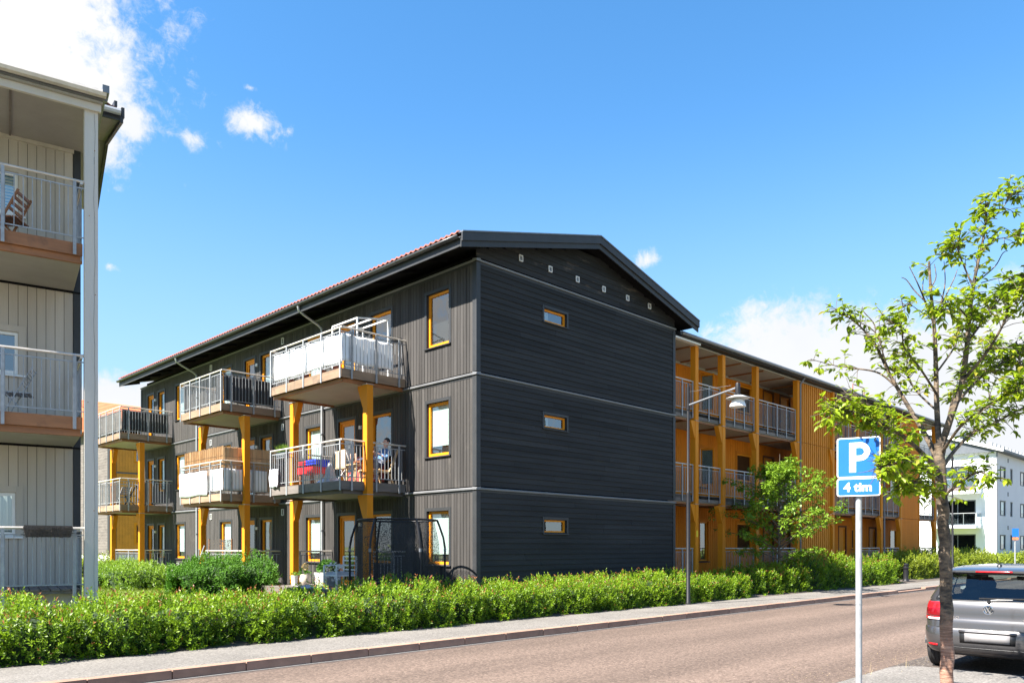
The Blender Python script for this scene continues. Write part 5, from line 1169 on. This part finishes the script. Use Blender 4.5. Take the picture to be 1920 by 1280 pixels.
    for sx_ in (.62, 3.08):
        for sg in (1, -1):
            cy = sg * .735; prof = [(-.10, .20), (-.10, .27), (-.085, .293), (-.04, .30), (.04, .30), (.085, .293), (.10, .27), (.10, .20)]
            b = MB(); P = []
            for a in np.linspace(0, 2 * math.pi, 29): P.append([O + Vector((sx_ + r * math.cos(a), cy + w, .302 + r * math.sin(a))) for w, r in prof])
            b.grid(P); w_ = b.build('wheel', 'tyre', T, smooth=True)
            b = MB(); P = []
            for a in np.linspace(0, 2 * math.pi, 29): P.append([O + Vector((sx_ + r * math.cos(a), cy + sg * w, .302 + r * math.sin(a))) for w, r in ((.06, .0), (.07, .06), (.05, .12), (.085, .205))])
            b.grid(P); b.build('rim', 'rim', w_, smooth=True)
            b = MB()
            for q in range(5): a = q * 1.2566; b.bar(O + Vector((sx_, cy + sg * .075, .302)), O + Vector((sx_ + .195 * math.cos(a), cy + sg * .082, .302 + .195 * math.sin(a))), .05, .02)
            b.build('spokes', 'rim', w_)
            b = MB(); P = []
            for a in np.linspace(.12, math.pi - .12, 22): P.append([O + Vector((sx_ + r * math.cos(a), sg * (.826), .302 + r * math.sin(a))) for r in (.305, .345)])
            b.grid(P); o = b.build('wheel_arch', 'car_black', T); md = o.modifiers.new('t', 'SOLIDIFY'); md.thickness = .03; md.offset = 0
            for k in range(3): b = MB(); b.tube([O + Vector((sx_ + .302 * math.cos(a), cy + (-.045 + k * .045), .302 + .302 * math.sin(a))) for a in np.linspace(0, 6.283, 25)], .004, 4, False); b.build('tread_groove', 'car_black', w_)
    for y in (.36, -.36):
        b = MB(); b.tube([O + Vector((1.75, y, .55)), O + Vector((1.62, y, .8)), O + Vector((1.55, y, 1.05))], [.2, .21, .17], 10); st_ = b.build('front_seat', 'seat', T, smooth=True)
        b = MB(); b.tube([O + Vector((1.53, y, 1.08)), O + Vector((1.52, y, 1.16)), O + Vector((1.50, y, 1.24))], [.10, .12, .08], 10); b.build('head_rest', 'seat', st_, smooth=True)
    b = MB(); b.box(tuple(O + Vector((.75, -.58, .5))), tuple(O + Vector((.9, .58, .98)))); rs = b.build('rear_seat', 'seat', T)
    for y in (.38, -.38): b = MB(); b.tube([O + Vector((.80, y, .97)), O + Vector((.79, y, 1.05)), O + Vector((.78, y, 1.12))], [.10, .12, .09], 10); b.build('head_rest', 'seat', rs, smooth=True)
    b = MB(); b.box(tuple(O + Vector((2.05, -.1, 1.2))), tuple(O + Vector((2.07, .1, 1.26)))); b.build('mirror', 'car_black', T)
    b = MB(); b.box(tuple(O + Vector((.3, -.66, .42))), tuple(O + Vector((3.0, .66, .5)))); b.build('floor_pan', 'car_black', T)
    for sg in (1, -1): b = MB(); b.tube([O + Vector((2.55, sg * .80, .98)), O + Vector((2.5, sg * .90, 1.02)), O + Vector((2.48, sg * .98, 1.02))], [.05, .09, .06], 8); b.build('wing_mirror', 'car_paint', T, smooth=True)
parked_car()

# ------------------------------------------------------------------ things on the balconies
def drape(name, m, p0, p1, z0, z1, label, cat, amp=.012, group=None, n=40, seed=0):
    p0 = Vector((*p0, 0)); p1 = Vector((*p1, 0)); d = (p1 - p0).normalized(); nn = Vector((d.y, -d.x, 0)); r = random.Random(seed); L = (p1 - p0).length; P = []
    ph = [r.random() * 6 for _ in range(4)]
    for i in range(9):
        t = i / 8; row = []
        for j in range(n + 1):
            f = j / n; w = amp * (math.sin(f * L * 9 + ph[0] + t * 1.5) + .6 * math.sin(f * L * 17 + ph[1] - t * 2) + .5 * math.sin(t * 7 + f * 5 + ph[2]))
            sag = -.025 * abs(math.sin(f * L * 3.3)) if i == 8 else (.02 * math.sin(f * 9 + ph[3]) if i == 0 else 0)
            row.append(p0 + d * (L * f) + nn * w + Vector((0, 0, z0 + (z1 - z0) * t + sag)))
        P.append(row)
    b = MB(); b.grid(P); o = b.build(name, m, None, smooth=True, label=label, cat=cat, group=group); md = o.modifiers.new('t', 'SOLIDIFY'); md.thickness = .004; return o
zA = FLO[2]
drape('tarpaulin', 'tarp', (UO + .065, 20.9), (UO + .065, 17.31), zA + .15, zA + .93, 'long white tarpaulin along the front rail of the top near balcony', 'tarpaulin', seed=1)
drape('tarpaulin', 'tarp', (UO + .07, 17.335), (12.75, 17.335), zA + .18, zA + .92, 'creased white tarpaulin on the side rail of the top near balcony', 'tarpaulin', seed=2)
W0, W1, Y0, Y1, Zt = 11.75, 12.75, 17.55, 18.75, 7.93
T = thing('white_frame_shelter', 'open white wooden frame standing on the top near balcony', 'frame', (W0, Y0, zA)); b = MB()
for x in (W0, W1):
    for y in (Y0, Y1): b = MB(); b.bar((x, y, zA + .01), (x, y, Zt - (0 if x == W1 else .16)), .038); b.build('upright', 'white_frame', T)
for p, q in (((W0, Y0, Zt - .16), (W1, Y0, Zt)), ((W0, Y1, Zt - .16), (W1, Y1, Zt)), ((W0, Y0, Zt - .16), (W0, Y1, Zt - .16)), ((W1, Y0, Zt), (W1, Y1, Zt)), (((W0 + W1) / 2, Y0, Zt - .08), ((W0 + W1) / 2, Y1, Zt - .08))):
    b = MB(); b.bar(p, q, .038); b.build('rail', 'white_frame', T)
for i, (y, x, hh) in enumerate(((17.9, 11.32, .16), (18.5, 11.3, .14), (19.4, 11.3, .18), (20.2, 11.32, .15))):
    T = thing('flower_pot', ['clay pot behind the white tarpaulin near the outer corner', 'second clay pot from the outer corner behind the white tarpaulin', 'third clay pot from the outer corner behind the white tarpaulin', 'clay pot behind the far end of the white tarpaulin'][i], 'pot', (x, y, zA))
    b = MB(); b.lathe((x, y, zA), [(.06, 0), (.09, hh), (.095, hh), (.08, hh - .02)], 12); b.build('pot', 'tile_red', T, smooth=True)
    n = 40; v = rvec(n) * .08; leaves('foliage', np.array((x, y, zA + hh + .06)) + v, v + np.array([0, 0, .05]), rvec(n), np.full(n, .06), np.full(n, .03), rng.random(n) * .8, 'leaf_small', T, kind='stuff')
# middle stack
zB = FLO[2]; drape('privacy_screen', 'black_weave', (UO + .065, 24.75), (UO + .065, 24.24), zB + .02, zB + .93, 'short black woven screen at the front corner of the upper middle balcony', 'screen', .004, seed=3)
drape('privacy_screen', 'black_weave', (UO + .09, 24.235), (U0 - .25, 24.235), zB + .06, zB + .93, 'long black woven screen on the side rail of the upper middle balcony', 'screen', .004, seed=4)
zB = FLO[1]
def reed(p0, p1, z0, z1, label):
    p0 = Vector((*p0, 0)); p1 = Vector((*p1, 0)); d = p1 - p0; L = d.length; F = Frame(p0, d, (d.y, -d.x, 0)); T = thing('reed_fence', label, 'reed screen', tuple(p0 + Vector((0, 0, z0))))
    b = MB(); r = random.Random(int(L * 100)); u = 0
    while u < L:
        w = r.uniform(.008, .016); b.add([F.p(u, r.uniform(-.008, .004), z0), F.p(u + w, r.uniform(0, .01), z0), F.p(u + w + r.uniform(-.01, .01), .005, z1 + r.uniform(-.03, .03)), F.p(u + r.uniform(-.01, .01), .0, z1 + r.uniform(-.03, .03)), F.p(u, -.012, z0), F.p(u + w, -.012, z0), F.p(u + w, -.012, z1), F.p(u, -.012, z1)], [(0, 1, 2, 3), (7, 6, 5, 4), (0, 3, 7, 4), (1, 5, 6, 2)]); u += w
    b.build('reeds', 'reed', T, kind='stuff')
    for z in (z0 + .3, z1 - .3): b = MB(); b.tube([F.p(0, .012, z), F.p(L, .012, z)], .004, 4); b.build('binding_wire', 'twig', T)
reed((UO + .10, 27.3), (UO + .10, 24.28), zB + .08, zB + 1.52, 'tall reed screen along the front of the lower middle balcony')
reed((UO + .12, 24.27), (U0 - .15, 24.27), zB + .08, zB + 1.50, 'tall reed screen on the side of the lower middle balcony')
drape('bed_sheet', 'tarp', (UO - .03, 27.45), (UO - .03, 25.2), zB - .02, zB + .80, 'white sheet tied outside the front rail of the lower middle balcony', 'sheet', .006, seed=6)
drape('bed_sheet', 'tarp', (UO + .06, 25.15), (UO + .06, 24.24), zB + .08, zB + .82, 'bluish white sheet at the corner of the lower middle balcony', 'sheet', .006, seed=7)
drape('bed_sheet', 'tarp', (UO + .08, 24.20), (12.65, 24.20), zB + .10, zB + .82, 'white sheet on the side rail of the lower middle balcony', 'sheet', .006, seed=8)
# far stack
zC = FLO[2]; drape('privacy_screen', 'black_weave', (UO + .08, 33.41), (U0 - .15, 33.41), zC + .12, zC + .95, 'black fabric screen on the side of the farthest upper balcony', 'screen', .004, seed=9)
drape('privacy_screen', 'wood_grey', (UO + .07, 36.5), (UO + .07, 33.42), zC + .10, zC + .93, 'grey fabric screen along the front of the farthest upper balcony', 'screen', .004, seed=10)
def chair(loc, rz, label, m, name='chair', seat_h=.43, wire=False):
    loc = Vector(loc); c, s = math.cos(rz), math.sin(rz); F = Frame(loc, (c, s, 0), (-s, c, 0)); T = thing(name, label, 'chair', tuple(loc)); w = .22
    for u in (-w, w):
        b = MB(); b.bar(F.p(u, -.2, 0), F.p(u, .2, seat_h), .03 if not wire else .014); b.build('leg', m, T)
        b = MB(); b.bar(F.p(u, .24, 0), F.p(u, -.22, .88), .03 if not wire else .014); b.build('leg', m, T)
    for q in range(5): piece('seat_slat', F, -w, w, -.18 + q * .085, -.115 + q * .085, seat_h - .01, seat_h + .012, m, T)
    for q in range(4 if not wire else 7): b = MB(); z = .58 + q * (.085 if not wire else .045); b.bar(F.p(-w, .24 - (z / .88) * .46 , z), F.p(w, .24 - (z / .88) * .46, z), .02 if not wire else .008, .055 if not wire else .008); b.build('back_slat', m, T)
    return T
chair((11.9, 34.6, FLO[1]), 1.2, 'dark chair on the farthest lower balcony', 'black_metal'); chair((12.0, 35.7, FLO[1]), 2.2, 'second dark chair on the farthest lower balcony, nearer the far end', 'black_metal')
cp_ = FP.p(-1.12, -.75, PFL[2]); chair(tuple(cp_), .9, 'brown wooden folding chair on the top balcony of the grey house', 'wood_brown', 'folding_chair')
cp_ = FP.p(-1.0, -.8, PFL[1]); chair(tuple(cp_), 1.2, 'thin wire chair on the middle balcony of the grey house', 'galv', 'wire_chair', wire=True)
# basket planter on the rail of the grey house
pc = FP.p(-.62, .03, 1.86); T = thing('rail_planter', 'dark wicker planter hanging on the lowest rail of the grey house', 'planter', tuple(pc)); FPL = Frame(pc, GA, GN)
b = MB(); b.prism(FPL, [(-.31, 0), (.31, 0), (.345, .14), (.345, .165), (-.345, .165), (-.345, .14)], .03, .2); b.build('basket', 'wicker', T)
b = MB(); r = random.Random(3)
for k in range(170):
    u = r.uniform(-.33, .33); h = r.uniform(0, .15); b.bar(FPL.p(u, .201 + r.uniform(0, .012), h), FPL.p(u + r.uniform(-.12, .12), .201 + r.uniform(0, .012), h + r.uniform(-.02, .02)), .005, .007)
b.build('wicker_strands', 'wicker', T, kind='stuff')
b = MB(); b.prism(FPL, [(-.34, .165), (.34, .165), (.33, .185), (-.33, .19)], .04, .19); b.build('soil', 'soil', T)
for u in (-.15, .12): b = MB(); b.tube([FPL.p(u, .03, .1), FPL.p(u, .0, .175), FPL.p(u, -.03, .16)], .006, 5); b.build('hook', 'black_metal', T)
# lower near balcony
z1 = FLO[1]
T = thing('play_table', 'red and blue plastic play table on the lower near balcony', 'toy', (11.5, 19.4, z1))
b = MB(); b.box((11.3, 19.05, z1 + .32), (11.75, 19.85, z1 + .50)); b.build('tray', 'plastic_red', T)
b = MB(); b.box((11.36, 18.98, z1 + .56), (11.8, 19.5, z1 + .70)); b.build('blue_top', 'plastic_blue', T); b = MB(); b.box((11.36, 19.5, z1 + .58), (11.8, 19.92, z1 + .68)); b.build('red_lid', 'plastic_red', T)
b = MB(); b.box((11.5, 18.98, z1 + .50), (11.75, 19.08, z1 + .56)); b.box((11.5, 19.75, z1 + .50), (11.75, 19.85, z1 + .58)); b.build('support', 'plastic_blue', T)
for x in (11.36, 11.7):
    for y in (19.12, 19.78): b = MB(); b.box((x - .025, y - .025, z1), (x + .025, y + .025, z1 + .32)); b.build('leg', 'wood_brown', T)
def heap(name, c, sx_, sy_, h, m, label, cat, seed):
    r = np.random.default_rng(seed); P = []
    for i in range(11):
        row = []
        for j in range(13):
            a = 2 * math.pi * j / 12; f = i / 10; q = (1 - f) * (1 + .18 * math.sin(3 * a + seed) + .1 * math.sin(5 * a + f * 4)); row.append((c[0] + math.cos(a) * sx_ * q, c[1] + math.sin(a) * sy_ * q, c[2] + h * (1 - (1 - f) ** 2) * (1 + .12 * math.sin(a * 4 + f * 6))))
        P.append(row)
    b = MB(); b.grid(P); return b.build(name, m, None, smooth=True, label=label, cat=cat)
heap('blanket', (11.55, 18.55, z1), .3, .5, .20, 'cloth_pale', 'crumpled white blanket on the floor of the lower near balcony', 'blanket', 1)
heap('cushion', (11.35, 18.25, z1), .18, .16, .5, 'cloth_grey', 'grey cushion propped behind the front rail of the lower near balcony', 'cushion', 2)
drape('laundry', 'cloth_pale', (UO - .06, 20.97), (UO - .06, 20.45), z1 - .02, z1 + .52, 'striped pale cloth hanging over the left end of the lower near balcony rail', 'cloth', .03, seed=12)
T = thing('hanging_planter', 'green grassy plant in a box on the lower near balcony rail', 'planter', (UO + .15, 20.5, z1 + .9)); b = MB(); b.box((UO + .07, 20.3, z1 + .82), (UO + .22, 20.8, z1 + 1.0)); b.build('box', 'pipe', T)
n = 260; C = np.stack([rng.uniform(UO + .07, UO + .22, n), rng.uniform(20.3, 20.8, n), np.full(n, z1 + .98)], 1); leaves('grass', C, rvec(n) * .6 + np.array([0, 0, 1.]), rvec(n), rng.uniform(.15, .32, n), np.full(n, .014), rng.random(n) * .6, 'leaf_small', T, kind='stuff')
T = thing('canvas_chair', 'folding chair with two tan canvas panels on the lower near balcony', 'chair', (11.9, 18.35, z1))
for y in (18.1, 18.6): b = MB(); b.bar((11.7, y, z1), (12.1, y, z1 + .45), .03); b.build('leg', 'white_frame', T); b = MB(); b.bar((12.1, y, z1), (11.75, y, z1 + .9), .03); b.build('leg', 'white_frame', T)
b = MB(); b.box((11.74, 18.12, z1 + .46), (11.77, 18.33, z1 + .92)); b.build('canvas', 'tan_cloth', T); b = MB(); b.box((11.74, 18.37, z1 + .44), (11.77, 18.58, z1 + .90)); b.build('canvas', 'tan_cloth', T); b = MB(); b.box((11.74, 18.1, z1 + .42), (12.15, 18.6, z1 + .45)); b.build('seat', 'tan_cloth', T)
T = thing('red_bench', 'dark red cushioned bench against the wall of the lower near balcony', 'bench', (12.85, 18.6, z1))
b = MB(); b.box((12.55, 18.15, z1 + .12), (13.05, 19.3, z1 + .42)); b.build('seat', 'cloth_red', T); b = MB(); b.box((12.9, 18.15, z1 + .42), (13.08, 19.3, z1 + .9)); b.build('backrest', 'cloth_red', T)
T = thing('deck_chair', 'pine deck chair under the reclining person on the lower near balcony', 'chair', (12.5, 17.68, z1))
for y in (17.42, 17.94):
    b = MB(); b.bar((12.05, y, z1 + .34), (12.75, y, z1 + .30), .05); b.build('side_rail', 'pine', T); b = MB(); b.bar((12.68, y, z1 + .28), (12.98, y, z1 + .95), .05); b.build('back_rail', 'pine', T)
    b = MB(); b.bar((12.12, y, z1), (12.12, y, z1 + .34), .05); b.build('leg', 'pine', T); b = MB(); b.bar((12.8, y, z1), (12.7, y, z1 + .32), .05); b.build('leg', 'pine', T)
b = MB(); b.box((12.05, 17.44, z1 + .34), (12.72, 17.92, z1 + .37)); b.build('seat', 'pine', T)
T = thing('foot_stool', 'pine stool under the feet of the reclining person', 'stool', (11.75, 17.68, z1)); b = MB(); b.box((11.62, 17.45, z1 + .44), (11.92, 17.92, z1 + .48)); b.build('top', 'pine', T)
for x in (11.65, 11.89):
    for y in (17.48, 17.89): b = MB(); b.bar((x, y, z1), (x, y, z1 + .44), .035); b.build('leg', 'pine', T)
def person():
    z = z1; yc = 17.68
    T = thing('person', 'person in a blue shirt reclining barefoot on the lower near balcony', 'person', (12.5, yc, z))
    V = []; E = []; R = []
    def v(p, r, par=None):
        V.append(p); R.append(r); i = len(V) - 1
        if par is not None: E.append((par, i))
        return i
    pel = v((12.52, yc, z + .50), .125); sp = v((12.62, yc, z + .66), .115, pel); ch = v((12.71, yc, z + .84), .13, sp); nb = v((12.76, yc, z + .97), .06, ch); nk = v((12.77, yc, z + 1.03), .05, nb)
    h1 = v((12.765, yc, z + 1.10), .078, nk); h2 = v((12.77, yc, z + 1.18), .088, h1); h3 = v((12.78, yc, z + 1.25), .06, h2)
    for sg in (-1, 1):
        hp = v((12.49, yc + sg * .10, z + .49), .09, pel); kn = v((12.12, yc + sg * .12, z + .66), .062, hp); an = v((11.80, yc + sg * .10, z + .56), .036, kn); he = v((11.745, yc + sg * .10, z + .54), .034, an); to = v((11.715, yc + sg * .11, z + .70), .028, he); v((11.70, yc + sg * .115, z + .76), .018, to)
        sh = v((12.72, yc + sg * .17, z + .90), .06, ch); el = v((12.60, yc + sg * .27, z + .70), .042, sh); wr = v((12.40, yc + sg * .14, z + .80 + (sg > 0) * .0), .028, el); pm = v((12.34, yc + sg * .11, z + .82), .034, wr)
        for q in range(4): a = v((12.30 - .012 * (q % 2), yc + sg * (.08 + .02 * q), z + .84 + .004 * q), .009, pm); v((12.27, yc + sg * (.06 + .02 * q), z + .85 + .004 * q), .008, a)
        a = v((12.345, yc + sg * .07, z + .845), .010, pm); v((12.32, yc + sg * .045, z + .86), .008, a)
    o = origin(T); me = bpy.data.meshes.new('body'); me.from_pydata([(x - o.x, y - o.y, zz - o.z) for x, y, zz in V], E, []); ob = bpy.data.objects.new('body', me); COL.objects.link(ob)
    sk = ob.modifiers.new('s', 'SKIN'); sk.use_smooth_shade = True
    for i, d in enumerate(me.skin_vertices[0].data): d.radius = (R[i], R[i]); d.use_root = (i == 0)
    ss = ob.modifiers.new('u', 'SUBSURF'); ss.levels = 2; ss.render_levels = 2
    dg = bpy.context.evaluated_depsgraph_get(); m2 = bpy.data.meshes.new_from_object(ob.evaluated_get(dg)); bpy.data.objects.remove(ob)
    m2.materials.clear()
    for k in ('skin', 'cloth_blue', 'cloth_navy', 'cloth_pale'): m2.materials.append(MATS[k])
    for p in m2.polygons:
        x, y, zz = p.center + o; p.use_smooth = True; mi = 0
        if x > 12.50 and z + .60 < zz < z + .985: mi = 1
        elif x > 11.84 and zz < z + .80 and abs(y - yc) < .22: mi = 2
        if 12.42 < x < 12.6 and z + .56 < zz < z + .66: mi = 3
        p.material_index = mi
    link('body', m2, T)
    b = MB(); c = Vector((12.785, yc, z + 1.19)); P = []
    for i in range(7):
        f = i / 6 * 1.75; P.append([c + Vector((.10 * math.sin(f) * math.cos(a) * (1.0 if math.cos(a) > 0 else .72) + .01, .098 * math.sin(f) * math.sin(a), .105 * math.cos(f))) for a in np.linspace(0, 2 * math.pi, 15)])
    b.grid(P); b.build('hair', 'hair', T, smooth=True)
    b = MB(); b.tube([(12.69, yc, z + 1.16), (12.665, yc, z + 1.135), (12.69, yc, z + 1.125)], [.012, .016, .01], 6); b.build('nose', 'skin', T, smooth=True)
    for sg in (-1, 1):
        b = MB(); b.lathe((12.70, yc + sg * .033, z + 1.172), [(.004, -.008), (.011, 0), (.004, .008)], 8); b.build('eye', 'hair', T); b = MB(); b.lathe((12.785, yc + sg * .09, z + 1.15), [(.008, -.025), (.018, 0), (.01, .025)], 8); b.build('ear', 'skin', T)
    b = MB(); b.bar((12.695, yc - .025, z + 1.098), (12.695, yc + .025, z + 1.098), .012, .008); b.build('mouth', 'cloth_red', T)
    b = MB(); b.box((12.285, yc - .075, z + .83), (12.30, yc + .075, z + .95)); b.build('book_panel', 'cloth_navy', None, label='dark tablet held by the reclining person', cat='tablet')
person()
# ------------------------------------------------------------------ garden of the near stack
zd = .60; DU0, DU1, DV0, DV1 = 10.8, 12.95, 17.0, 21.0
T = thing('garden_deck', 'low grey wooden deck with a step below the near balconies', 'deck', (DU0, DV0, .36))
b = MB(); b.box((DU0 + .05, DV0 + .05, .3), (DU1, DV1 - .05, zd - .03)); b.build('substructure', 'wood_grey', T)
for q in range(15): piece('deck_board', XF, DU0 + q * .143, DU0 + q * .143 + .136, -DV1, -DV0, zd - .028, zd, 'wood_grey', T)
b = MB(); b.box((DU0 + .6, DV1, .3), (DU1 - .3, DV1 + .45, .45)); b.build('step', 'wood_grey', T); b = MB(); b.box((DU0 - .005, DV0, .36), (DU0 + .02, DV1, zd - .03)); b.build('skirt_board', 'wood_grey', T)
def pot(name, c, prof, m, label, leaf, n, rad, L, fl=0):
    T = thing(name, label, 'plant pot', c); b = MB(); b.lathe(c, prof, 18); b.build('pot', m, T, smooth=True); h = prof[-1][1]; v = rvec(n) * rad; v[:, 2] = np.abs(v[:, 2]) * 1.2
    leaves('foliage', np.array(c) + np.array([0, 0, h - .03]) + v * rng.random((n, 1)), v + rvec(n) * rad * .5 + np.array([0, 0, .03]), rvec(n), np.full(n, L), np.full(n, L * .45), rng.random(n) * .8, leaf, T, kind='stuff')
    if fl: k = fl; i = rvec(k) * .06; leaves('flower', np.array(c) + np.array([0, 0, h + rad * 1.1]) + i, i, i + .01, np.full(k, .06), np.full(k, .05), rng.random(k) * .5, 'dry_grass', T)
pot('flower_pot', (11.55, 20.45, zd), [(.08, 0), (.105, .26), (.11, .28), (.09, .27)], 'white_paint', 'small white pot with green herb beside the yellow post on the deck', 'leaf_small', 60, .12, .07)
pot('flower_pot', (11.6, 19.95, zd), [(.09, 0), (.15, .08), (.16, .2), (.13, .32), (.11, .32)], 'pot_beige', 'round beige pot with dry flower heads on the deck', 'leaf_dark', 50, .2, .10, 60)
T = thing('planter_box', 'square grey planter with leafy plants on the deck', 'planter', (12.05, 19.4, zd)); b = MB(); b.box((11.82, 19.15, zd), (12.28, 19.85, zd + .38)); b.build('box', 'pot_grey', T)
n = 320; v = rvec(n) * np.array([.2, .35, .3]); v[:, 2] = np.abs(v[:, 2]); leaves('foliage', np.array((12.05, 19.5, zd + .38)) + v, v + rvec(n) * .2, rvec(n), np.full(n, .11), np.full(n, .05), rng.random(n) * .8, 'leaf_dark', T, kind='stuff')
n = 120; v = rvec(n) * np.array([.15, .25, .22]); leaves('silver_leaves', np.array((11.9, 18.9, zd + .42)) + v, v + rvec(n) * .2, rvec(n), np.full(n, .09), np.full(n, .045), rng.random(n) * .8, 'petal', T, kind='stuff')
# white armchair
c0 = Vector((11.35, 17.75, zd)); T = thing('garden_armchair', 'white metal garden armchair on the deck', 'chair', tuple(c0)); w, d, hh = .30, .30, .62
for x in (-d, d):
    for y in (-w, w): b = MB(); b.bar(c0 + Vector((x, y, 0)), c0 + Vector((x, y, hh if x < 0 else .85)), .035); b.build('leg', 'white_frame', T)
for y in (-w, w): b = MB(); b.bar(c0 + Vector((-d, y, hh)), c0 + Vector((d, y, hh)), .045, .03); b.build('armrest', 'white_frame', T)
b = MB(); b.box(tuple(c0 + Vector((-d, -w, .34))), tuple(c0 + Vector((d, w, .37)))); b.build('seat', 'white_frame', T); b = MB(); b.box(tuple(c0 + Vector((-.26, -.26, .37))), tuple(c0 + Vector((.26, .26, .45)))); b.build('cushion', 'cloth_grey', T)
for z in (.5, .62, .74, .85): b = MB(); b.bar(c0 + Vector((d, -w, z)), c0 + Vector((d, w, z)), .03); b.build('back_bar', 'white_frame', T)
heap('rug', (11.15, 18.9, zd), .22, .75, .07, 'cloth_grey', 'crumpled grey patterned rug on the deck', 'rug', 5)
T = thing('garden_bin', 'dark blue plastic bin at the end of the deck', 'bin', (11.35, 21.75, .37)); b = MB(); b.lathe((11.35, 21.75, .37), [(.15, 0), (.19, .52), (.21, .53), (.21, .56), (.17, .56)], 14); b.build('tub', 'bin_blue', T, smooth=True); b = MB(); b.tube([(11.35, 21.55, .9), (11.3, 21.54, .98), (11.3, 21.96, .98), (11.35, 21.95, .9)], .01, 6); b.build('handle', 'bin_blue', T)
# trampoline with safety net
tc = Vector((11.28, 15.15, .37)); TR = 1.06; T = thing('trampoline', 'black trampoline with tall safety net beside the corner of the dark building', 'trampoline', tuple(tc))
def circ(r, z, n=40): return [tc + Vector((r * math.cos(a), r * math.sin(a), z)) for a in np.linspace(0, 2 * math.pi, n + 1)]
b = MB(); b.tube(circ(TR, .5), .025, 8, False); b.build('lower_ring', 'black_metal', T, smooth=True); b = MB(); b.tube(circ(TR - .13, 1.97), .022, 8, False); b.build('upper_ring', 'black_metal', T, smooth=True)
b = MB(); b.lathe(tc, [(TR - .2, .50), (TR - .2, .505)], 36); b.build('jumping_mat', 'black_weave', T); b = MB(); b.grid([circ(TR - .22, .52), circ(TR + .02, .53)]); b.build('padding', 'black_weave', T)
b = MB(); P = [[tc + Vector(((TR - .06 - .12 * max(0, z - 1.4) / .57) * math.cos(a), (TR - .06 - .12 * max(0, z - 1.4) / .57) * math.sin(a), z)) for a in np.linspace(0, 2 * math.pi, 41)] for z in (.52, .9, 1.4, 1.7, 1.95)]; b.grid(P); b.build('safety_net', 'net', T)
for k in range(6):
    a = k * math.pi / 3 + .35; e = Vector((math.cos(a), math.sin(a), 0)); b = MB(); b.tube([tc + e * (TR + .06) + Vector((0, 0, -.0)), tc + e * (TR + .07) + Vector((0, 0, 1.3)), tc + e * (TR + .03) + Vector((0, 0, 1.55)), tc + e * (TR - .06) + Vector((0, 0, 1.82)), tc + e * (TR - .12) + Vector((0, 0, 1.98))], .026, 8); pp = b.build('pole', 'black_metal', T, smooth=True)
    b = MB(); b.tube([tc + e * (TR + .07) + Vector((0, 0, 1.22)), tc + e * (TR + .07) + Vector((0, 0, 1.30))], .031, 8); b.build('pole_joint', 'pipe', pp, smooth=True)
    b = MB(); b.tube([tc + e * TR + Vector((0, 0, .5)), tc + e * (TR - .1) + Vector((0, 0, .0))], .02, 6); b.build('leg', 'black_metal', T)
# garden of the middle stack
FQ = Frame((11.95, 0, 0), (0, 1, 0), (-1, 0, 0)); T = thing('lattice_screen', 'brown wicker lattice screen in front of the ground floor middle terrace', 'screen', (11.95, 26.2, .4))
b = MB(); b.add([FQ.p(25.35, 0, .5), FQ.p(27.1, 0, .5), FQ.p(27.1, 0, 1.96), FQ.p(25.35, 0, 1.96)], [(0, 1, 2, 3)]); b.build('lattice', 'mesh_screen', T)
for y in (25.35, 26.2, 27.1): b = MB(); b.bar((11.97, y, .38), (11.97, y, 1.98), .04); b.build('stake', 'wood_brown', T)
chair((11.2, 25.6, .38), 1.9, 'black garden chair in front of the lattice screen', 'black_metal', 'garden_chair')
T = thing('hammock_stand', 'grey poles of a garden swing with a dark slung cloth behind the bushes', 'swing', (10.6, 24.6, .37))
for p, q in (((10.3, 24.9, .37), (10.75, 24.7, 1.75)), ((10.6, 24.2, .37), (10.75, 24.45, 1.62)), ((10.9, 25.5, .37), (10.75, 25.1, 1.62))): b = MB(); b.tube([p, q], .02, 6); b.build('pole', 'pipe_light', T)
drape('slung_cloth', 'black_weave', (10.75, 24.45), (11.6, 25.3), .95, 1.35, 'dark cloth slung between the grey garden poles', 'cloth', .05, seed=20)
